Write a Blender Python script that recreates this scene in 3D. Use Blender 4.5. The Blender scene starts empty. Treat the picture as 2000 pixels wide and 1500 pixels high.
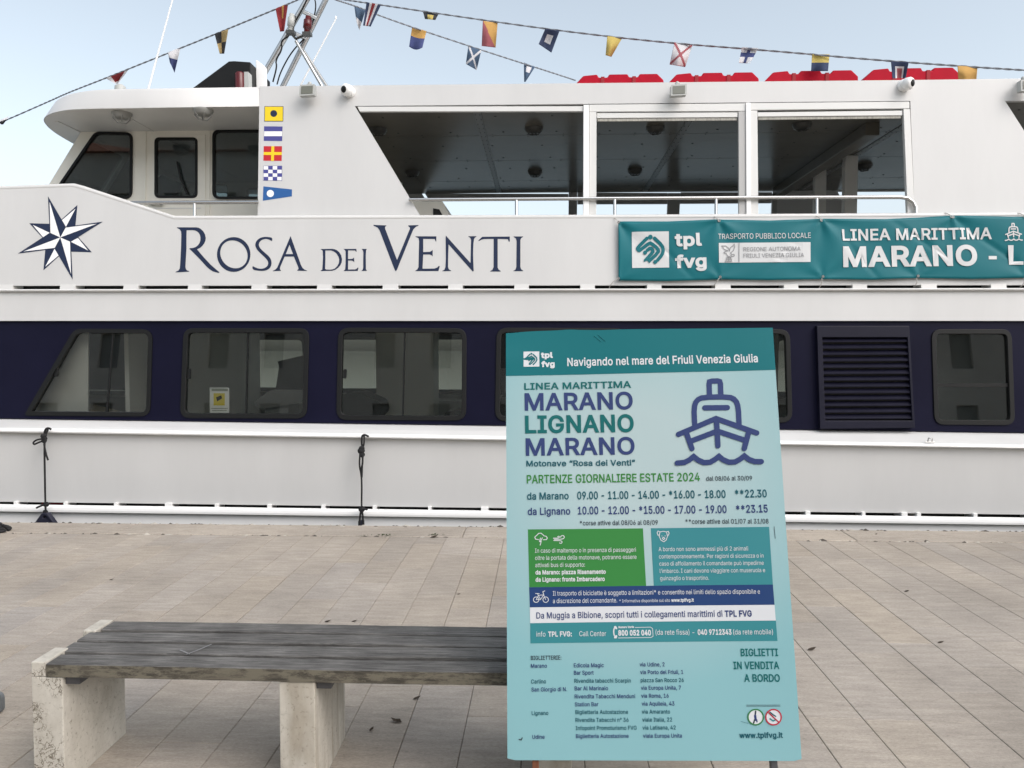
import bpy, bmesh, math, random, os
import numpy as np
from mathutils import Vector
from mathutils.geometry import tessellate_polygon, delaunay_2d_cdt

random.seed(7)
rng = np.random.RandomState(11)
S = bpy.context.scene
COL = S.collection

# ------------------------------------------------------------------ camera
FPX, CAMH = 1500.0, 1.6
YAW, PIT = math.atan(60 / 1500.0), -math.atan(65 / 1500.0)
fwd = np.array([-math.sin(YAW) * math.cos(PIT), math.cos(YAW) * math.cos(PIT), math.sin(PIT)])
rgt = np.array([math.cos(YAW), math.sin(YAW), 0.0])
upv = np.cross(rgt, fwd)
CAM = np.array([0, 0, CAMH])
cd = bpy.data.cameras.new('camera'); cam = bpy.data.objects.new('camera', cd); COL.objects.link(cam)
cd.sensor_width = 36; cd.lens = 36 * FPX / 2000.0; cd.clip_start = .05; cd.clip_end = 6000
cam.location = CAM; cam.rotation_euler = (math.pi / 2 + PIT, 0, YAW)
S.camera = cam

# ------------------------------------------------------------------ sky, sun, exposure
SUN_EL, SUN_AZ = math.radians(46), math.radians(132)      # azimuth clockwise from +Y: behind the photographer, to the right
w = bpy.data.worlds.new('World'); S.world = w; w.use_nodes = True
nt = w.node_tree; bg = nt.nodes['Background']
sky = nt.nodes.new('ShaderNodeTexSky'); sky.sky_type = 'NISHITA'; sky.sun_disc = False
sky.sun_elevation = SUN_EL; sky.sun_rotation = SUN_AZ; sky.air_density = 1.0; sky.dust_density = 3.5; sky.ozone_density = 1.0
hs = nt.nodes.new('ShaderNodeHueSaturation'); hs.inputs['Saturation'].default_value = 0.47; hs.inputs['Hue'].default_value = 0.482
nt.links.new(sky.outputs[0], hs.inputs['Color']); nt.links.new(hs.outputs[0], bg.inputs[0]); bg.inputs[1].default_value = 0.15
sd = bpy.data.lights.new('sun', 'SUN'); sun = bpy.data.objects.new('sun', sd); COL.objects.link(sun)
sd.energy = 0.52; sd.angle = math.radians(75); sd.color = (1.0, 0.975, 0.935)
sdir = Vector((math.sin(SUN_AZ) * math.cos(SUN_EL), math.cos(SUN_AZ) * math.cos(SUN_EL), math.sin(SUN_EL)))
sun.rotation_euler = sdir.to_track_quat('Z', 'Y').to_euler()
S.view_settings.view_transform = 'Standard'; S.view_settings.look = 'None'
S.view_settings.exposure = 0.78; S.view_settings.gamma = 1.0
try: S.cycles.use_denoising = True
except Exception: pass

# ------------------------------------------------------------------ picture helpers: a pixel is a ray, a plane gives the point
def ray(px, py): return fwd + rgt * ((px - 1000) / FPX) - upv * ((py - 750) / FPX)
def onz(px, py, z):
    r = ray(px, py); return CAM + r * ((z - CAMH) / r[2])
def ony(px, py, y):
    r = ray(px, py); return CAM + r * (y / r[1])

class SidePlane:
    """upright plane along X that may lean: Y = a + k z ; surface coordinates are (X, z)"""
    def __init__(s, a, k=0.0, warp=None): s.a, s.k, s.warp = a, k, warp
    def uv(s, px, py):
        r = ray(px, py); t = (s.a + s.k * CAMH) / (r[1] - s.k * r[2]); p = CAM + r * t
        return (p[0], p[2])
    def uvs(s, pts): return [s.uv(*p) for p in pts]
    def Y(s, z): return s.a + s.k * z
    def p3(s, u, v, off=0.0):
        return (u, s.a + s.k * v - off - (s.warp(u, v) if s.warp else 0.0), v)
    def far(s, u, v, off=0.0): return (u, 2 * YC - (s.a + s.k * v - off), v)

class Board:
    def __init__(s, c, r, u, warp=None):
        s.c, s.r, s.u = np.array(c), np.array(r), np.array(u); s.n = np.cross(s.r, s.u); s.warp = warp
    def uv(s, px, py):
        d = ray(px, py); t = ((s.c - CAM) @ s.n) / (d @ s.n); q = CAM + d * t - s.c
        return (q @ s.r, q @ s.u)
    def uvs(s, pts): return [s.uv(*p) for p in pts]
    def p3(s, u, v, off=0.0):
        return tuple(s.c + s.r * u + s.u * v + s.n * (off + (s.warp(u, v) if s.warp else 0.0)))

YC = 10.4                     # centre line of the ferry
SP = SidePlane(7.75 - .12 * .85, .12)      # leaning side of the ferry above the rubbing strake
HP = SidePlane(7.56)                       # hull side below

# ------------------------------------------------------------------ object helpers
def tag(o, label=None, cat=None, group=None, kind=None):
    if label: o['label'] = label
    if cat: o['category'] = cat
    if group: o['group'] = group
    if kind: o['kind'] = kind
    return o
def empty(name, loc, label, cat, group=None):
    o = bpy.data.objects.new(name, None); COL.objects.link(o); o.location = loc; o.empty_display_size = .2
    return tag(o, label, cat, group)

def world_loc(o):
    v = Vector(o.location)
    while o.parent: o = o.parent; v += Vector(o.location)
    return v

class MB:
    def __init__(s): s.v, s.f, s.m, s.sm = [], [], [], []
    def add(s, verts, faces, mi=0, smooth=False):
        b = len(s.v); s.v += [tuple(map(float, p)) for p in verts]
        for f in faces:
            s.f.append(tuple(i + b for i in f)); s.m.append(mi); s.sm.append(smooth)
    def box(s, lo, hi, mi=0):
        x0, y0, z0 = lo; x1, y1, z1 = hi
        s.add([(x0, y0, z0), (x1, y0, z0), (x1, y1, z0), (x0, y1, z0), (x0, y0, z1), (x1, y0, z1), (x1, y1, z1), (x0, y1, z1)],
              [(0, 3, 2, 1), (4, 5, 6, 7), (0, 1, 5, 4), (1, 2, 6, 5), (2, 3, 7, 6), (3, 0, 4, 7)], mi)
    def hexa(s, p8, mi=0):
        s.add(p8, [(0, 3, 2, 1), (4, 5, 6, 7), (0, 1, 5, 4), (1, 2, 6, 5), (2, 3, 7, 6), (3, 0, 4, 7)], mi)
    def solid(s, loops, f, t0, t1, mi=0):
        """flat slab: loops in surface coordinates (first outer, rest holes), f(u,v,off)->xyz"""
        flat = [p for l in loops for p in l]
        tris = tessellate_polygon([[Vector((p[0], p[1], 0)) for p in l] for l in loops])
        n = len(flat)
        vs = [f(p[0], p[1], t0) for p in flat]
        if t1 is None:
            s.add(vs, tris, mi); return
        vs += [f(p[0], p[1], t1) for p in flat]
        fs = [tuple(t) for t in tris] + [tuple(i + n for i in reversed(t)) for t in tris]
        b = 0
        for l in loops:
            k = len(l)
            for i in range(k):
                j = (i + 1) % k
                fs.append((b + i, b + j, b + j + n, b + i + n))
            b += k
        s.add(vs, fs, mi)
    def grid(s, P, mi=0, smooth=True, close=False):
        """P[i][j] rows of points"""
        R, Cn = len(P), len(P[0])
        vs = [p for row in P for p in row]; fs = []
        for i in range(R - 1):
            for j in range(Cn - 1 if not close else Cn):
                k = (j + 1) % Cn
                fs.append((i * Cn + j, i * Cn + k, (i + 1) * Cn + k, (i + 1) * Cn + j))
        s.add(vs, fs, mi, smooth)
    def tube(s, path, r, n=10, mi=0, cap=True):
        path = [np.array(p, float) for p in path]; rows = []
        rs = r if hasattr(r, '__len__') else [r] * len(path)
        prev = None
        for i, p in enumerate(path):
            t = path[min(i + 1, len(path) - 1)] - path[max(i - 1, 0)]; t = t / (np.linalg.norm(t) + 1e-12)
            if prev is None:
                a = np.array([0, 0, 1.]) if abs(t[2]) < .9 else np.array([1., 0, 0])
                x = np.cross(t, a)
            else: x = prev - t * (prev @ t)
            x = x / np.linalg.norm(x); prev = x; y = np.cross(t, x)
            rows.append([p + rs[i] * (x * math.cos(2 * math.pi * k / n) + y * math.sin(2 * math.pi * k / n)) for k in range(n)])
        s.grid(rows, mi, True, True)
        if cap:
            s.add(rows[0], [tuple(range(n - 1, -1, -1))], mi); s.add(rows[-1], [tuple(range(n))], mi)
    def lathe(s, c, ax, prof, n=20, mi=0):
        """prof: (distance along axis, radius)"""
        c = np.array(c, float); ax = np.array(ax, float) / np.linalg.norm(ax)
        a = np.array([0, 0, 1.]) if abs(ax[2]) < .9 else np.array([1., 0, 0])
        x = np.cross(ax, a); x /= np.linalg.norm(x); y = np.cross(ax, x)
        rows = [[c + ax * h + max(r, 1e-4) * (x * math.cos(2 * math.pi * k / n) + y * math.sin(2 * math.pi * k / n)) for k in range(n)] for h, r in prof]
        s.grid(rows, mi, True, True)
        s.add(rows[0], [tuple(range(n - 1, -1, -1))], mi); s.add(rows[-1], [tuple(range(n))], mi)
    def build(s, name, mats, parent=None, bevel=0, seg=2, recalc=True, loc=None):
        me = bpy.data.meshes.new(name)
        base = world_loc(parent) if parent else Vector((0, 0, 0))
        if loc is not None: base = base + Vector(loc) if parent else Vector(loc)
        me.from_pydata([(p[0] - base.x, p[1] - base.y, p[2] - base.z) for p in s.v], [], s.f)
        for m in (mats if isinstance(mats, (list, tuple)) else [mats]): me.materials.append(m)
        me.polygons.foreach_set('material_index', s.m); me.polygons.foreach_set('use_smooth', s.sm)
        if recalc:
            bm = bmesh.new(); bm.from_mesh(me); bmesh.ops.recalc_face_normals(bm, faces=bm.faces); bm.to_mesh(me); bm.free()
        me.update()
        o = bpy.data.objects.new(name, me); COL.objects.link(o)
        if parent: o.parent = parent
        if loc is not None: o.location = loc
        if bevel:
            b = o.modifiers.new('bevel', 'BEVEL'); b.width = bevel; b.segments = seg; b.limit_method = 'ANGLE'; b.angle_limit = math.radians(40)
        return o

def rnd(pts, r, n=6):
    out = []; k = len(pts); rs = r if hasattr(r, '__len__') else [r] * k
    for i in range(k):
        p = np.array(pts[i], float); a = np.array(pts[i - 1], float); b = np.array(pts[(i + 1) % k], float)
        if rs[i] <= 0: out.append(tuple(p)); continue
        da, db = a - p, b - p; la, lb = np.linalg.norm(da), np.linalg.norm(db)
        q = min(rs[i], la * .48, lb * .48); pa, pb = p + da / la * q, p + db / lb * q
        for t in np.linspace(0, 1, n):
            out.append(tuple((1 - t) ** 2 * pa + 2 * t * (1 - t) * p + t * t * pb))
    return out
def offset_loop(pts, d):
    """grow (d>0) a closed loop"""
    P = np.array(pts, float); A = 0.5 * np.sum(P[:, 0] * np.roll(P[:, 1], -1) - np.roll(P[:, 0], -1) * P[:, 1])
    sgn = 1 if A > 0 else -1; out = []; n = len(P)
    for i in range(n):
        a = P[i] - P[i - 1]; b = P[(i + 1) % n] - P[i]
        la, lb = np.linalg.norm(a), np.linalg.norm(b)
        if la < 1e-9: a, la = b, lb
        if lb < 1e-9: b, lb = a, la
        na, nb = np.array([a[1], -a[0]]) / la, np.array([b[1], -b[0]]) / lb
        m = na + nb; l = np.linalg.norm(m)
        if l < 1e-6: m = na; c = 1
        else: m /= l; c = max(.5, m @ na)
        out.append(tuple(P[i] + m * sgn * d / c))
    return out
def chaikin(pts, n=2, closed=False):
    P = [np.array(p, float) for p in pts]
    for _ in range(n):
        Q = [] if closed else [P[0]]
        for i in range(len(P) if closed else len(P) - 1):
            a, b = P[i], P[(i + 1) % len(P)]; Q += [a * .75 + b * .25, a * .25 + b * .75]
        if not closed: Q.append(P[-1])
        P = Q
    return [tuple(p) for p in P]
def stroke(pts, wd, cap=True):
    """polyline -> closed outline of a pen stroke with round ends (surface coordinates)"""
    P = [np.array(p, float) for p in pts]; n = len(P); L, R = [], []; h = wd / 2
    for i in range(n):
        a = P[i] - P[i - 1] if i else P[1] - P[0]; b = P[i + 1] - P[i] if i < n - 1 else a
        a = a / (np.linalg.norm(a) + 1e-12); b = b / (np.linalg.norm(b) + 1e-12)
        m = np.array([-(a + b)[1], (a + b)[0]]); l = np.linalg.norm(m)
        m = m / l if l > 1e-6 else np.array([-a[1], a[0]])
        c = max(.45, abs(m @ np.array([-a[1], a[0]])))
        L.append(P[i] + m * h / c); R.append(P[i] - m * h / c)
    out = list(L)
    def arc(c, p, q):
        a0 = math.atan2(*(p - c)[::-1]); a1 = math.atan2(*(q - c)[::-1])
        while a1 > a0: a1 -= 2 * math.pi
        return [c + h * np.array([math.cos(a0 + (a1 - a0) * t), math.sin(a0 + (a1 - a0) * t)]) for t in np.linspace(0, 1, 8)[1:-1]]
    if cap: out += arc(P[-1], L[-1], R[-1])
    out += R[::-1]
    if cap: out += arc(P[0], R[0], L[0])
    return [tuple(p) for p in out]
def circle(c, r, n=24, ry=None, rot=0):
    ry = ry or r; o = []
    for k in range(n):
        a = 2 * math.pi * k / n; x, y = r * math.cos(a), ry * math.sin(a)
        o.append((c[0] + x * math.cos(rot) - y * math.sin(rot), c[1] + x * math.sin(rot) + y * math.cos(rot)))
    return o

# ------------------------------------------------------------------ materials
def srgb(r, g, b): return tuple(((c / 255) / 12.92 if c / 255 <= .04045 else ((c / 255 + .055) / 1.055) ** 2.4) for c in (r, g, b))
def M(name, col, rough=.5, metal=0.0, var=0.0, vs=4.0, stretch=(1, 1, 1), bump=0.0, bs=60.0, spec=.5, coat=0.0, dist=.02):
    m = bpy.data.materials.new(name); m.use_nodes = True; t = m.node_tree; b = t.nodes['Principled BSDF']
    b.inputs['Base Color'].default_value = (*col, 1); b.inputs['Roughness'].default_value = rough
    b.inputs['Metallic'].default_value = metal; b.inputs['Specular IOR Level'].default_value = spec
    b.inputs['Coat Weight'].default_value = coat
    if var or bump:
        tc = t.nodes.new('ShaderNodeTexCoord'); mp = t.nodes.new('ShaderNodeMapping'); mp.inputs['Scale'].default_value = stretch
        t.links.new(tc.outputs['Object'], mp.inputs[0])
    if var:
        n = t.nodes.new('ShaderNodeTexNoise'); n.inputs['Scale'].default_value = vs; n.inputs['Detail'].default_value = 6; n.inputs['Roughness'].default_value = .62
        t.links.new(mp.outputs[0], n.inputs[0])
        r = t.nodes.new('ShaderNodeValToRGB'); r.color_ramp.elements[0].position = .3; r.color_ramp.elements[1].position = .7
        r.color_ramp.elements[0].color = (*[c * (1 - var) for c in col], 1); r.color_ramp.elements[1].color = (*[min(1, c * (1 + var)) for c in col], 1)
        t.links.new(n.outputs[0], r.inputs[0]); t.links.new(r.outputs[0], b.inputs['Base Color'])
        rr = t.nodes.new('ShaderNodeMapRange'); rr.inputs[3].default_value = max(0, rough - .06); rr.inputs[4].default_value = min(1, rough + .08)
        t.links.new(n.outputs[0], rr.inputs[0]); t.links.new(rr.outputs[0], b.inputs['Roughness'])
    if bump:
        n2 = t.nodes.new('ShaderNodeTexNoise'); n2.inputs['Scale'].default_value = bs; n2.inputs['Detail'].default_value = 4
        t.links.new(mp.outputs[0], n2.inputs[0])
        bp = t.nodes.new('ShaderNodeBump'); bp.inputs['Strength'].default_value = bump; bp.inputs['Distance'].default_value = dist
        t.links.new(n2.outputs[0], bp.inputs['Height']); t.links.new(bp.outputs[0], b.inputs['Normal'])
    return m
def glass(name, tint, ior=1.5, rough=0.0, gl=1.0):
    m = bpy.data.materials.new(name); m.use_nodes = True; t = m.node_tree; t.nodes.remove(t.nodes['Principled BSDF'])
    o = t.nodes['Material Output']; tr = t.nodes.new('ShaderNodeBsdfTransparent'); tr.inputs[0].default_value = (*tint, 1)
    g = t.nodes.new('ShaderNodeBsdfGlossy'); g.inputs['Roughness'].default_value = rough; g.inputs[0].default_value = (gl, gl, gl, 1)
    f = t.nodes.new('ShaderNodeFresnel'); f.inputs[0].default_value = ior
    mx = t.nodes.new('ShaderNodeMixShader')
    t.links.new(f.outputs[0], mx.inputs[0]); t.links.new(tr.outputs[0], mx.inputs[1]); t.links.new(g.outputs[0], mx.inputs[2]); t.links.new(mx.outputs[0], o.inputs[0])
    return m

W_ = M('white_paint', (.585, .585, .575), .34, var=.035, vs=2.2, stretch=(1, 1, .22), bump=.07, bs=1.3, dist=.06)
WM = M('white_rim', (.61, .608, .592), .36)
WL = M('white_paint_gloss', (.88, .88, .865), .3, var=.015, vs=3)
CREAM = M('cream_paint', (.84, .81, .72), .42, var=.03, vs=3)
NAVY = M('navy_paint', (.0075, .0075, .021), .35, var=.15, vs=1.2, spec=.1)
NAVY2 = M('navy_louvre', (.009, .009, .02), .4, var=.1, vs=4, spec=.2)
INK = M('navy_vinyl', (.016, .026, .062), .45, spec=.25)
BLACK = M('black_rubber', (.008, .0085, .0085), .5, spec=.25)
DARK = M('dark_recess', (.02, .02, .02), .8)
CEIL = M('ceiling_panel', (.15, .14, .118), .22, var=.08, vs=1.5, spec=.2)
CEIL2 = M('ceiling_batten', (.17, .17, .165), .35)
SHADEW = M('overhang_paint', (.70, .69, .66), .4, var=.03)
INT = M('interior_lining', (.86, .845, .80), .6, var=.06, vs=1)
INTD = M('interior_dark', (.009, .009, .010), .6, spec=.25)
FLOOR = M('deck_floor', (.30, .31, .30), .7, var=.1)
ALU = M('white_aluminium', (.66, .66, .64), .35, var=.02)
ALUD = M('grey_aluminium', (.42, .42, .41), .4)
STEEL = M('stainless_steel', (.56, .56, .55), .26, 1.0)
GL1 = glass('saloon_glass', (.92, .93, .905), 1.58, gl=1.0)
GL3 = glass('far_saloon_glass', (.62, .63, .60), 1.5)
GL2 = glass('wheelhouse_glass', (.62, .66, .66), 1.7)
GREYB = M('grey_fitting', (.42, .43, .41), .45)
LENS = M('lamp_lens', (.15, .155, .125), .15)
LAMPD = M('ceiling_lamp_body', (.055, .055, .05), .35)
RED = M('red_plastic', (.40, .006, .022), .55, var=.08, vs=6, spec=.12)
REDL = M('red_lens', (.085, .004, .005), .2)
ROPE = M('grey_rope', (.20, .21, .23), .9, var=.15, vs=40)
BROPE = M('black_rope', (.012, .012, .013), .9, bump=.5, bs=200, dist=.003)
RUBBER = M('fender_rubber', (.012, .013, .028), .65)

# ------------------------------------------------------------------ lettering (outlines from Blender's own interface font, bold by growing the outline)
def load_font():
    try:
        p = os.path.join(bpy.utils.resource_path('LOCAL'), 'datafiles', 'fonts', 'Inter.woff2')
        return bpy.data.fonts.load(p)
    except Exception: return None
FONT = load_font()
_tc = bpy.data.curves.new('lettering', 'FONT'); _to = bpy.data.objects.new('lettering', _tc); COL.objects.link(_to)
if FONT: _tc.font = FONT
def _splines(txt):
    _tc.body = txt
    dg = bpy.context.evaluated_depsgraph_get(); dg.update()
    c = _to.to_curve(dg); out = []
    for s in c.splines:
        P = []; bp = s.bezier_points; n = len(bp)
        for i in range(n):
            a, b = bp[i], bp[(i + 1) % n]
            p0, p1, p2, p3 = [np.array(q[:2]) for q in (a.co, a.handle_right, b.handle_left, b.co)]
            d = np.cross(p1 - p0, p3 - p0), np.cross(p2 - p0, p3 - p0)
            k = 1 if abs(d[0]) + abs(d[1]) < 1e-6 else 4
            for t in np.arange(k) / k:
                P.append((1 - t) ** 3 * p0 + 3 * t * (1 - t) ** 2 * p1 + 3 * t * t * (1 - t) * p2 + t ** 3 * p3)
        Q = [P[0]]
        for p in P[1:]:
            if np.linalg.norm(p - Q[-1]) > 1e-5: Q.append(p)
        if np.linalg.norm(Q[0] - Q[-1]) < 1e-5: Q.pop()
        if len(Q) > 2: out.append(np.array(Q))
    _to.to_curve_clear()
    return out
_h = _splines('H'); HL = min(p[:, 0].min() for p in _h); CAPH = max(p[:, 1].max() for p in _h)
_gc, _ac = {}, {}
def area(P): return 0.5 * np.sum(P[:, 0] * np.roll(P[:, 1], -1) - np.roll(P[:, 0], -1) * P[:, 1])
def inside(p, P):
    x, y = p; r = False; j = len(P) - 1
    for i in range(len(P)):
        if (P[i][1] > y) != (P[j][1] > y) and x < (P[j][0] - P[i][0]) * (y - P[i][1]) / (P[j][1] - P[i][1]) + P[i][0]: r = not r
        j = i
    return r
def advance(ch):
    if ch not in _ac:
        sp = _splines(ch + 'H'); g = sorted(sp, key=lambda P: P[:, 0].max())[-1]
        _ac[ch] = g[:, 0].min() - HL
    return _ac[ch]
def glyph(ch, bold):
    """outline(s) of one letter filled by the non-zero rule -> (vertices, faces)"""
    k = (ch, bold)
    if k not in _gc:
        sp = _splines(ch) if ch != ' ' else []
        if not sp: _gc[k] = (np.zeros((0, 2)), []); return _gc[k]
        sg = np.sign(area(max(sp, key=lambda P: abs(area(P)))))
        lo = []
        for P in sp:
            n = len(P); a = P - np.roll(P, 1, 0); b = np.roll(P, -1, 0) - P
            a = a / np.linalg.norm(a, axis=1)[:, None]; b = b / np.linalg.norm(b, axis=1)[:, None]
            na, nb = np.stack([a[:, 1], -a[:, 0]], 1), np.stack([b[:, 1], -b[:, 0]], 1); m = na + nb; l = np.linalg.norm(m, axis=1); l[l < 1e-6] = 1; m /= l[:, None]
            c = np.maximum(.5, (m * na).sum(1)); lo.append(P + m * (sg * bold / c)[:, None])
        vs = np.concatenate(lo); ed = []; o = 0
        for P in lo:
            n = len(P); ed += [(o + i, o + (i + 1) % n) for i in range(n)]; o += n
        rv, _, rf, _, _, _ = delaunay_2d_cdt([Vector(p) for p in vs], ed, [], 0, 1e-5)
        rv = np.array([tuple(p) for p in rv]); keep = []
        for f in rf:
            c = rv[list(f)].mean(0); wn = 0
            for P in lo:
                x0, y0 = P[:, 0], P[:, 1]; x1, y1 = np.roll(x0, -1), np.roll(y0, -1)
                cr = (x1 - x0) * (c[1] - y0) - (c[0] - x0) * (y1 - y0)
                wn += np.sum((y0 <= c[1]) & (y1 > c[1]) & (cr > 0)) - np.sum((y0 > c[1]) & (y1 <= c[1]) & (cr < 0))
            if wn != 0: keep.append(tuple(f))
        _gc[k] = (rv, keep)
    return _gc[k]
def text(mb, surf, txt, pl, pr, cap, mi=0, bold=0.0, off=.001):
    """write txt with its baseline from pixel pl to pixel pr; cap = capital height in pixels"""
    a = np.array(surf.uv(*pl)); b = np.array(surf.uv(*pr)); d = b - a; L = np.linalg.norm(d); d = d / L
    c = np.array(surf.uv(pl[0], pl[1] - cap)); hgt = np.linalg.norm(c - a); nrm = np.array([-d[1], d[0]])
    x = 0; items = []
    for ch in txt:
        items.append((ch, x)); x += advance(ch) + bold * .9
    used = [(g, xo) for ch, xo in items for g in [glyph(ch, bold)] if len(g[1])]
    x0 = min(g[0][:, 0].min() + xo for g, xo in used); x1 = max(g[0][:, 0].max() + xo for g, xo in used); sx = L / (x1 - x0); sy = hgt / (CAPH + bold)
    for (rv, fs), xo in used:
        mb.add([surf.p3(*(a + d * ((p[0] + xo - x0) * sx) + nrm * (p[1] * sy)), off) for p in rv], fs, mi)
def poly(mb, surf, loops, mi=0, off=.001, px=True):
    if px: loops = [surf.uvs(l) for l in loops]
    mb.solid(loops, surf.p3, off, None, mi)
def pen(mb, surf, pts, wpx, mi=0, off=.001, smooth=0, cap=True):
    if smooth: pts = chaikin(pts, smooth)
    poly(mb, surf, [stroke(pts, wpx, cap)], mi, off)
#%%PART2
# ================================================================== SETTING: quay, water
EDGE_Y, KERB_Y = 6.89, 6.50
def paving_mat(name, attr=True):
    m = bpy.data.materials.new(name); m.use_nodes = True; t = m.node_tree; b = t.nodes['Principled BSDF']; N = t.nodes.new; Lk = t.links.new
    tc = N('ShaderNodeTexCoord')
    def noise(scale, st, det=6, ro=.6):
        mp = N('ShaderNodeMapping'); mp.inputs['Scale'].default_value = st; Lk(tc.outputs['Object'], mp.inputs[0])
        n = N('ShaderNodeTexNoise'); n.inputs['Scale'].default_value = scale; n.inputs['Detail'].default_value = det; n.inputs['Roughness'].default_value = ro
        Lk(mp.outputs[0], n.inputs[0]); return n
    def ramp(src, p0, c0, p1, c1):
        r = N('ShaderNodeValToRGB'); r.color_ramp.elements[0].position = p0; r.color_ramp.elements[1].position = p1
        r.color_ramp.elements[0].color = (*c0, 1); r.color_ramp.elements[1].color = (*c1, 1); Lk(src, r.inputs[0]); return r
    def mix(a, bb, f, mode='MULTIPLY'):
        x = N('ShaderNodeMix'); x.data_type = 'RGBA'; x.blend_type = mode
        x.inputs[0].default_value = f; Lk(a, x.inputs[6]); Lk(bb, x.inputs[7]); return x
    if attr:
        a = N('ShaderNodeVertexColor'); a.layer_name = 'Col'; base = a.outputs[0]
    else:
        c = N('ShaderNodeRGB'); c.outputs[0].default_value = (.34, .31, .27, 1); base = c.outputs[0]
    veins = ramp(noise(5, (1, 5, 1), 8, .7).outputs[0], .32, (.80, .79, .78), .68, (1.13, 1.12, 1.11))
    blot = ramp(noise(1.1, (1, 1, 1), 5).outputs[0], .32, (.80, .785, .77), .68, (1.11, 1.09, 1.07))
    fine = ramp(noise(60, (1, 2.0, 1), 8, .85).outputs[0], .34, (.62, .62, .62), .62, (1.12, 1.12, 1.12))
    msk = ramp(noise(2.3, (1, 1.4, 1), 4).outputs[0], .47, (0, 0, 0), .60, (1, 1, 1))
    pit = ramp(noise(34, (1, 2.6, 1), 6, .8).outputs[0], .33, (.26, .24, .22), .42, (1, 1, 1))
    x = mix(base, veins.outputs[0], 1); x = mix(x.outputs[2], blot.outputs[0], 1); x = mix(x.outputs[2], fine.outputs[0], .8)
    pm = N('ShaderNodeMix'); pm.data_type = 'RGBA'; pm.inputs[6].default_value = (1, 1, 1, 1); Lk(msk.outputs[0], pm.inputs[0]); Lk(pit.outputs[0], pm.inputs[7])
    x = mix(x.outputs[2], pm.outputs[2], .85)
    Lk(x.outputs[2], b.inputs['Base Color']); b.inputs['Roughness'].default_value = .72
    bp = N('ShaderNodeBump'); bp.inputs['Strength'].default_value = .35; bp.inputs['Distance'].default_value = .004
    ad = mix(fine.outputs[0], pm.outputs[2], 1); Lk(ad.outputs[2], bp.inputs['Height']); Lk(bp.outputs[0], b.inputs['Normal'])
    return m
PAVE = paving_mat('stone_paving'); PAVE2 = paving_mat('stone_ground', False)
JOINT = M('joint_sand', (.045, .042, .038), .9)

def slabs(name, rects, z0, z1, bev=.0025):
    vs, fs, cl = [], [], []
    for (x0, x1, y0, y1, c) in rects:
        b = len(vs); e = bev
        vs += [(x0, y0, z0), (x1, y0, z0), (x1, y1, z0), (x0, y1, z0), (x0, y0, z1 - e), (x1, y0, z1 - e), (x1, y1, z1 - e), (x0, y1, z1 - e),
               (x0 + e, y0 + e, z1), (x1 - e, y0 + e, z1), (x1 - e, y1 - e, z1), (x0 + e, y1 - e, z1)]
        q = [(0, 1, 5, 4), (1, 2, 6, 5), (2, 3, 7, 6), (3, 0, 4, 7), (4, 5, 9, 8), (5, 6, 10, 9), (6, 7, 11, 10), (7, 4, 8, 11), (8, 9, 10, 11)]
        fs += [tuple(b + i for i in f) for f in q]; cl += [c] * len(q)
    me = bpy.data.meshes.new(name); me.from_pydata(vs, [], fs); me.materials.append(PAVE)
    ca = me.color_attributes.new('Col', 'FLOAT_COLOR', 'CORNER'); d = []
    for c in cl: d += [c[0], c[1], c[2], 1.0] * 4
    ca.data.foreach_set('color', d)
    o = bpy.data.objects.new(name, me); COL.objects.link(o); tag(o, kind='structure'); return o
def stone_col():
    v = rng.normal(1, .032); t = rng.normal(0, .45)
    return (.388 * v * (1 + .02 * t), .351 * v, .305 * v * (1 - .04 * t))
R_ = []; PW = .2462; X0 = -.3272
for i in range(-48, 50):
    x0 = X0 + i * PW; y = -2.6 - rng.uniform(0, 1.0); g = rng.choice([.0010, .0018, .0028], p=[.35, .4, .25])
    while y < KERB_Y:
        l = rng.choice([.62, .8, .95, 1.15]) + rng.uniform(-.08, .08); y1 = min(y + l, KERB_Y - .004)
        if KERB_Y - y1 < .18: y1 = KERB_Y - .004
        dz = rng.normal(0, .0007)
        R_.append((x0 + g, x0 + PW - g * .6, y + .0013, y1 - .0013, stone_col())); y = y1 + 1e-4
        if y1 >= KERB_Y - .005: break
slabs('quay_paving', R_, -.05, 0.0)
R_ = []; x = -13.0
while x < 13:
    l = rng.uniform(1.2, 1.9); c = stone_col(); c = tuple(q * 1.06 for q in c)
    R_.append((x + .002, x + l - .002, KERB_Y + .004, EDGE_Y, c)); x += l
slabs('quay_kerb', R_, -.05, .006, .006)
mb = MB(); mb.box((-14, -3.7, -.4), (14, EDGE_Y - .01, -.018)); tag(mb.build('paving_bed', JOINT), kind='structure')
mb = MB(); mb.add([(-400, -400, -.03), (400, -400, -.03), (400, EDGE_Y - .02, -.03), (-400, EDGE_Y - .02, -.03)], [(0, 1, 2, 3)])
mb.add([(-400, EDGE_Y - .02, -.03), (400, EDGE_Y - .02, -.03), (400, EDGE_Y - .02, -4), (-400, EDGE_Y - .02, -4)], [(0, 1, 2, 3)])
tag(mb.build('ground', PAVE2, recalc=False), kind='structure')
WATER = M('sea_water', (.02, .045, .05), .06, bump=.08, bs=3, dist=.1)
mb = MB(); mb.add([(-3000, EDGE_Y - .02, -1.0), (3000, EDGE_Y - .02, -1.0), (3000, 5000, -1.0), (-3000, 5000, -1.0)], [(0, 1, 2, 3)])
tag(mb.build('water', WATER, recalc=False), kind='structure')

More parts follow.
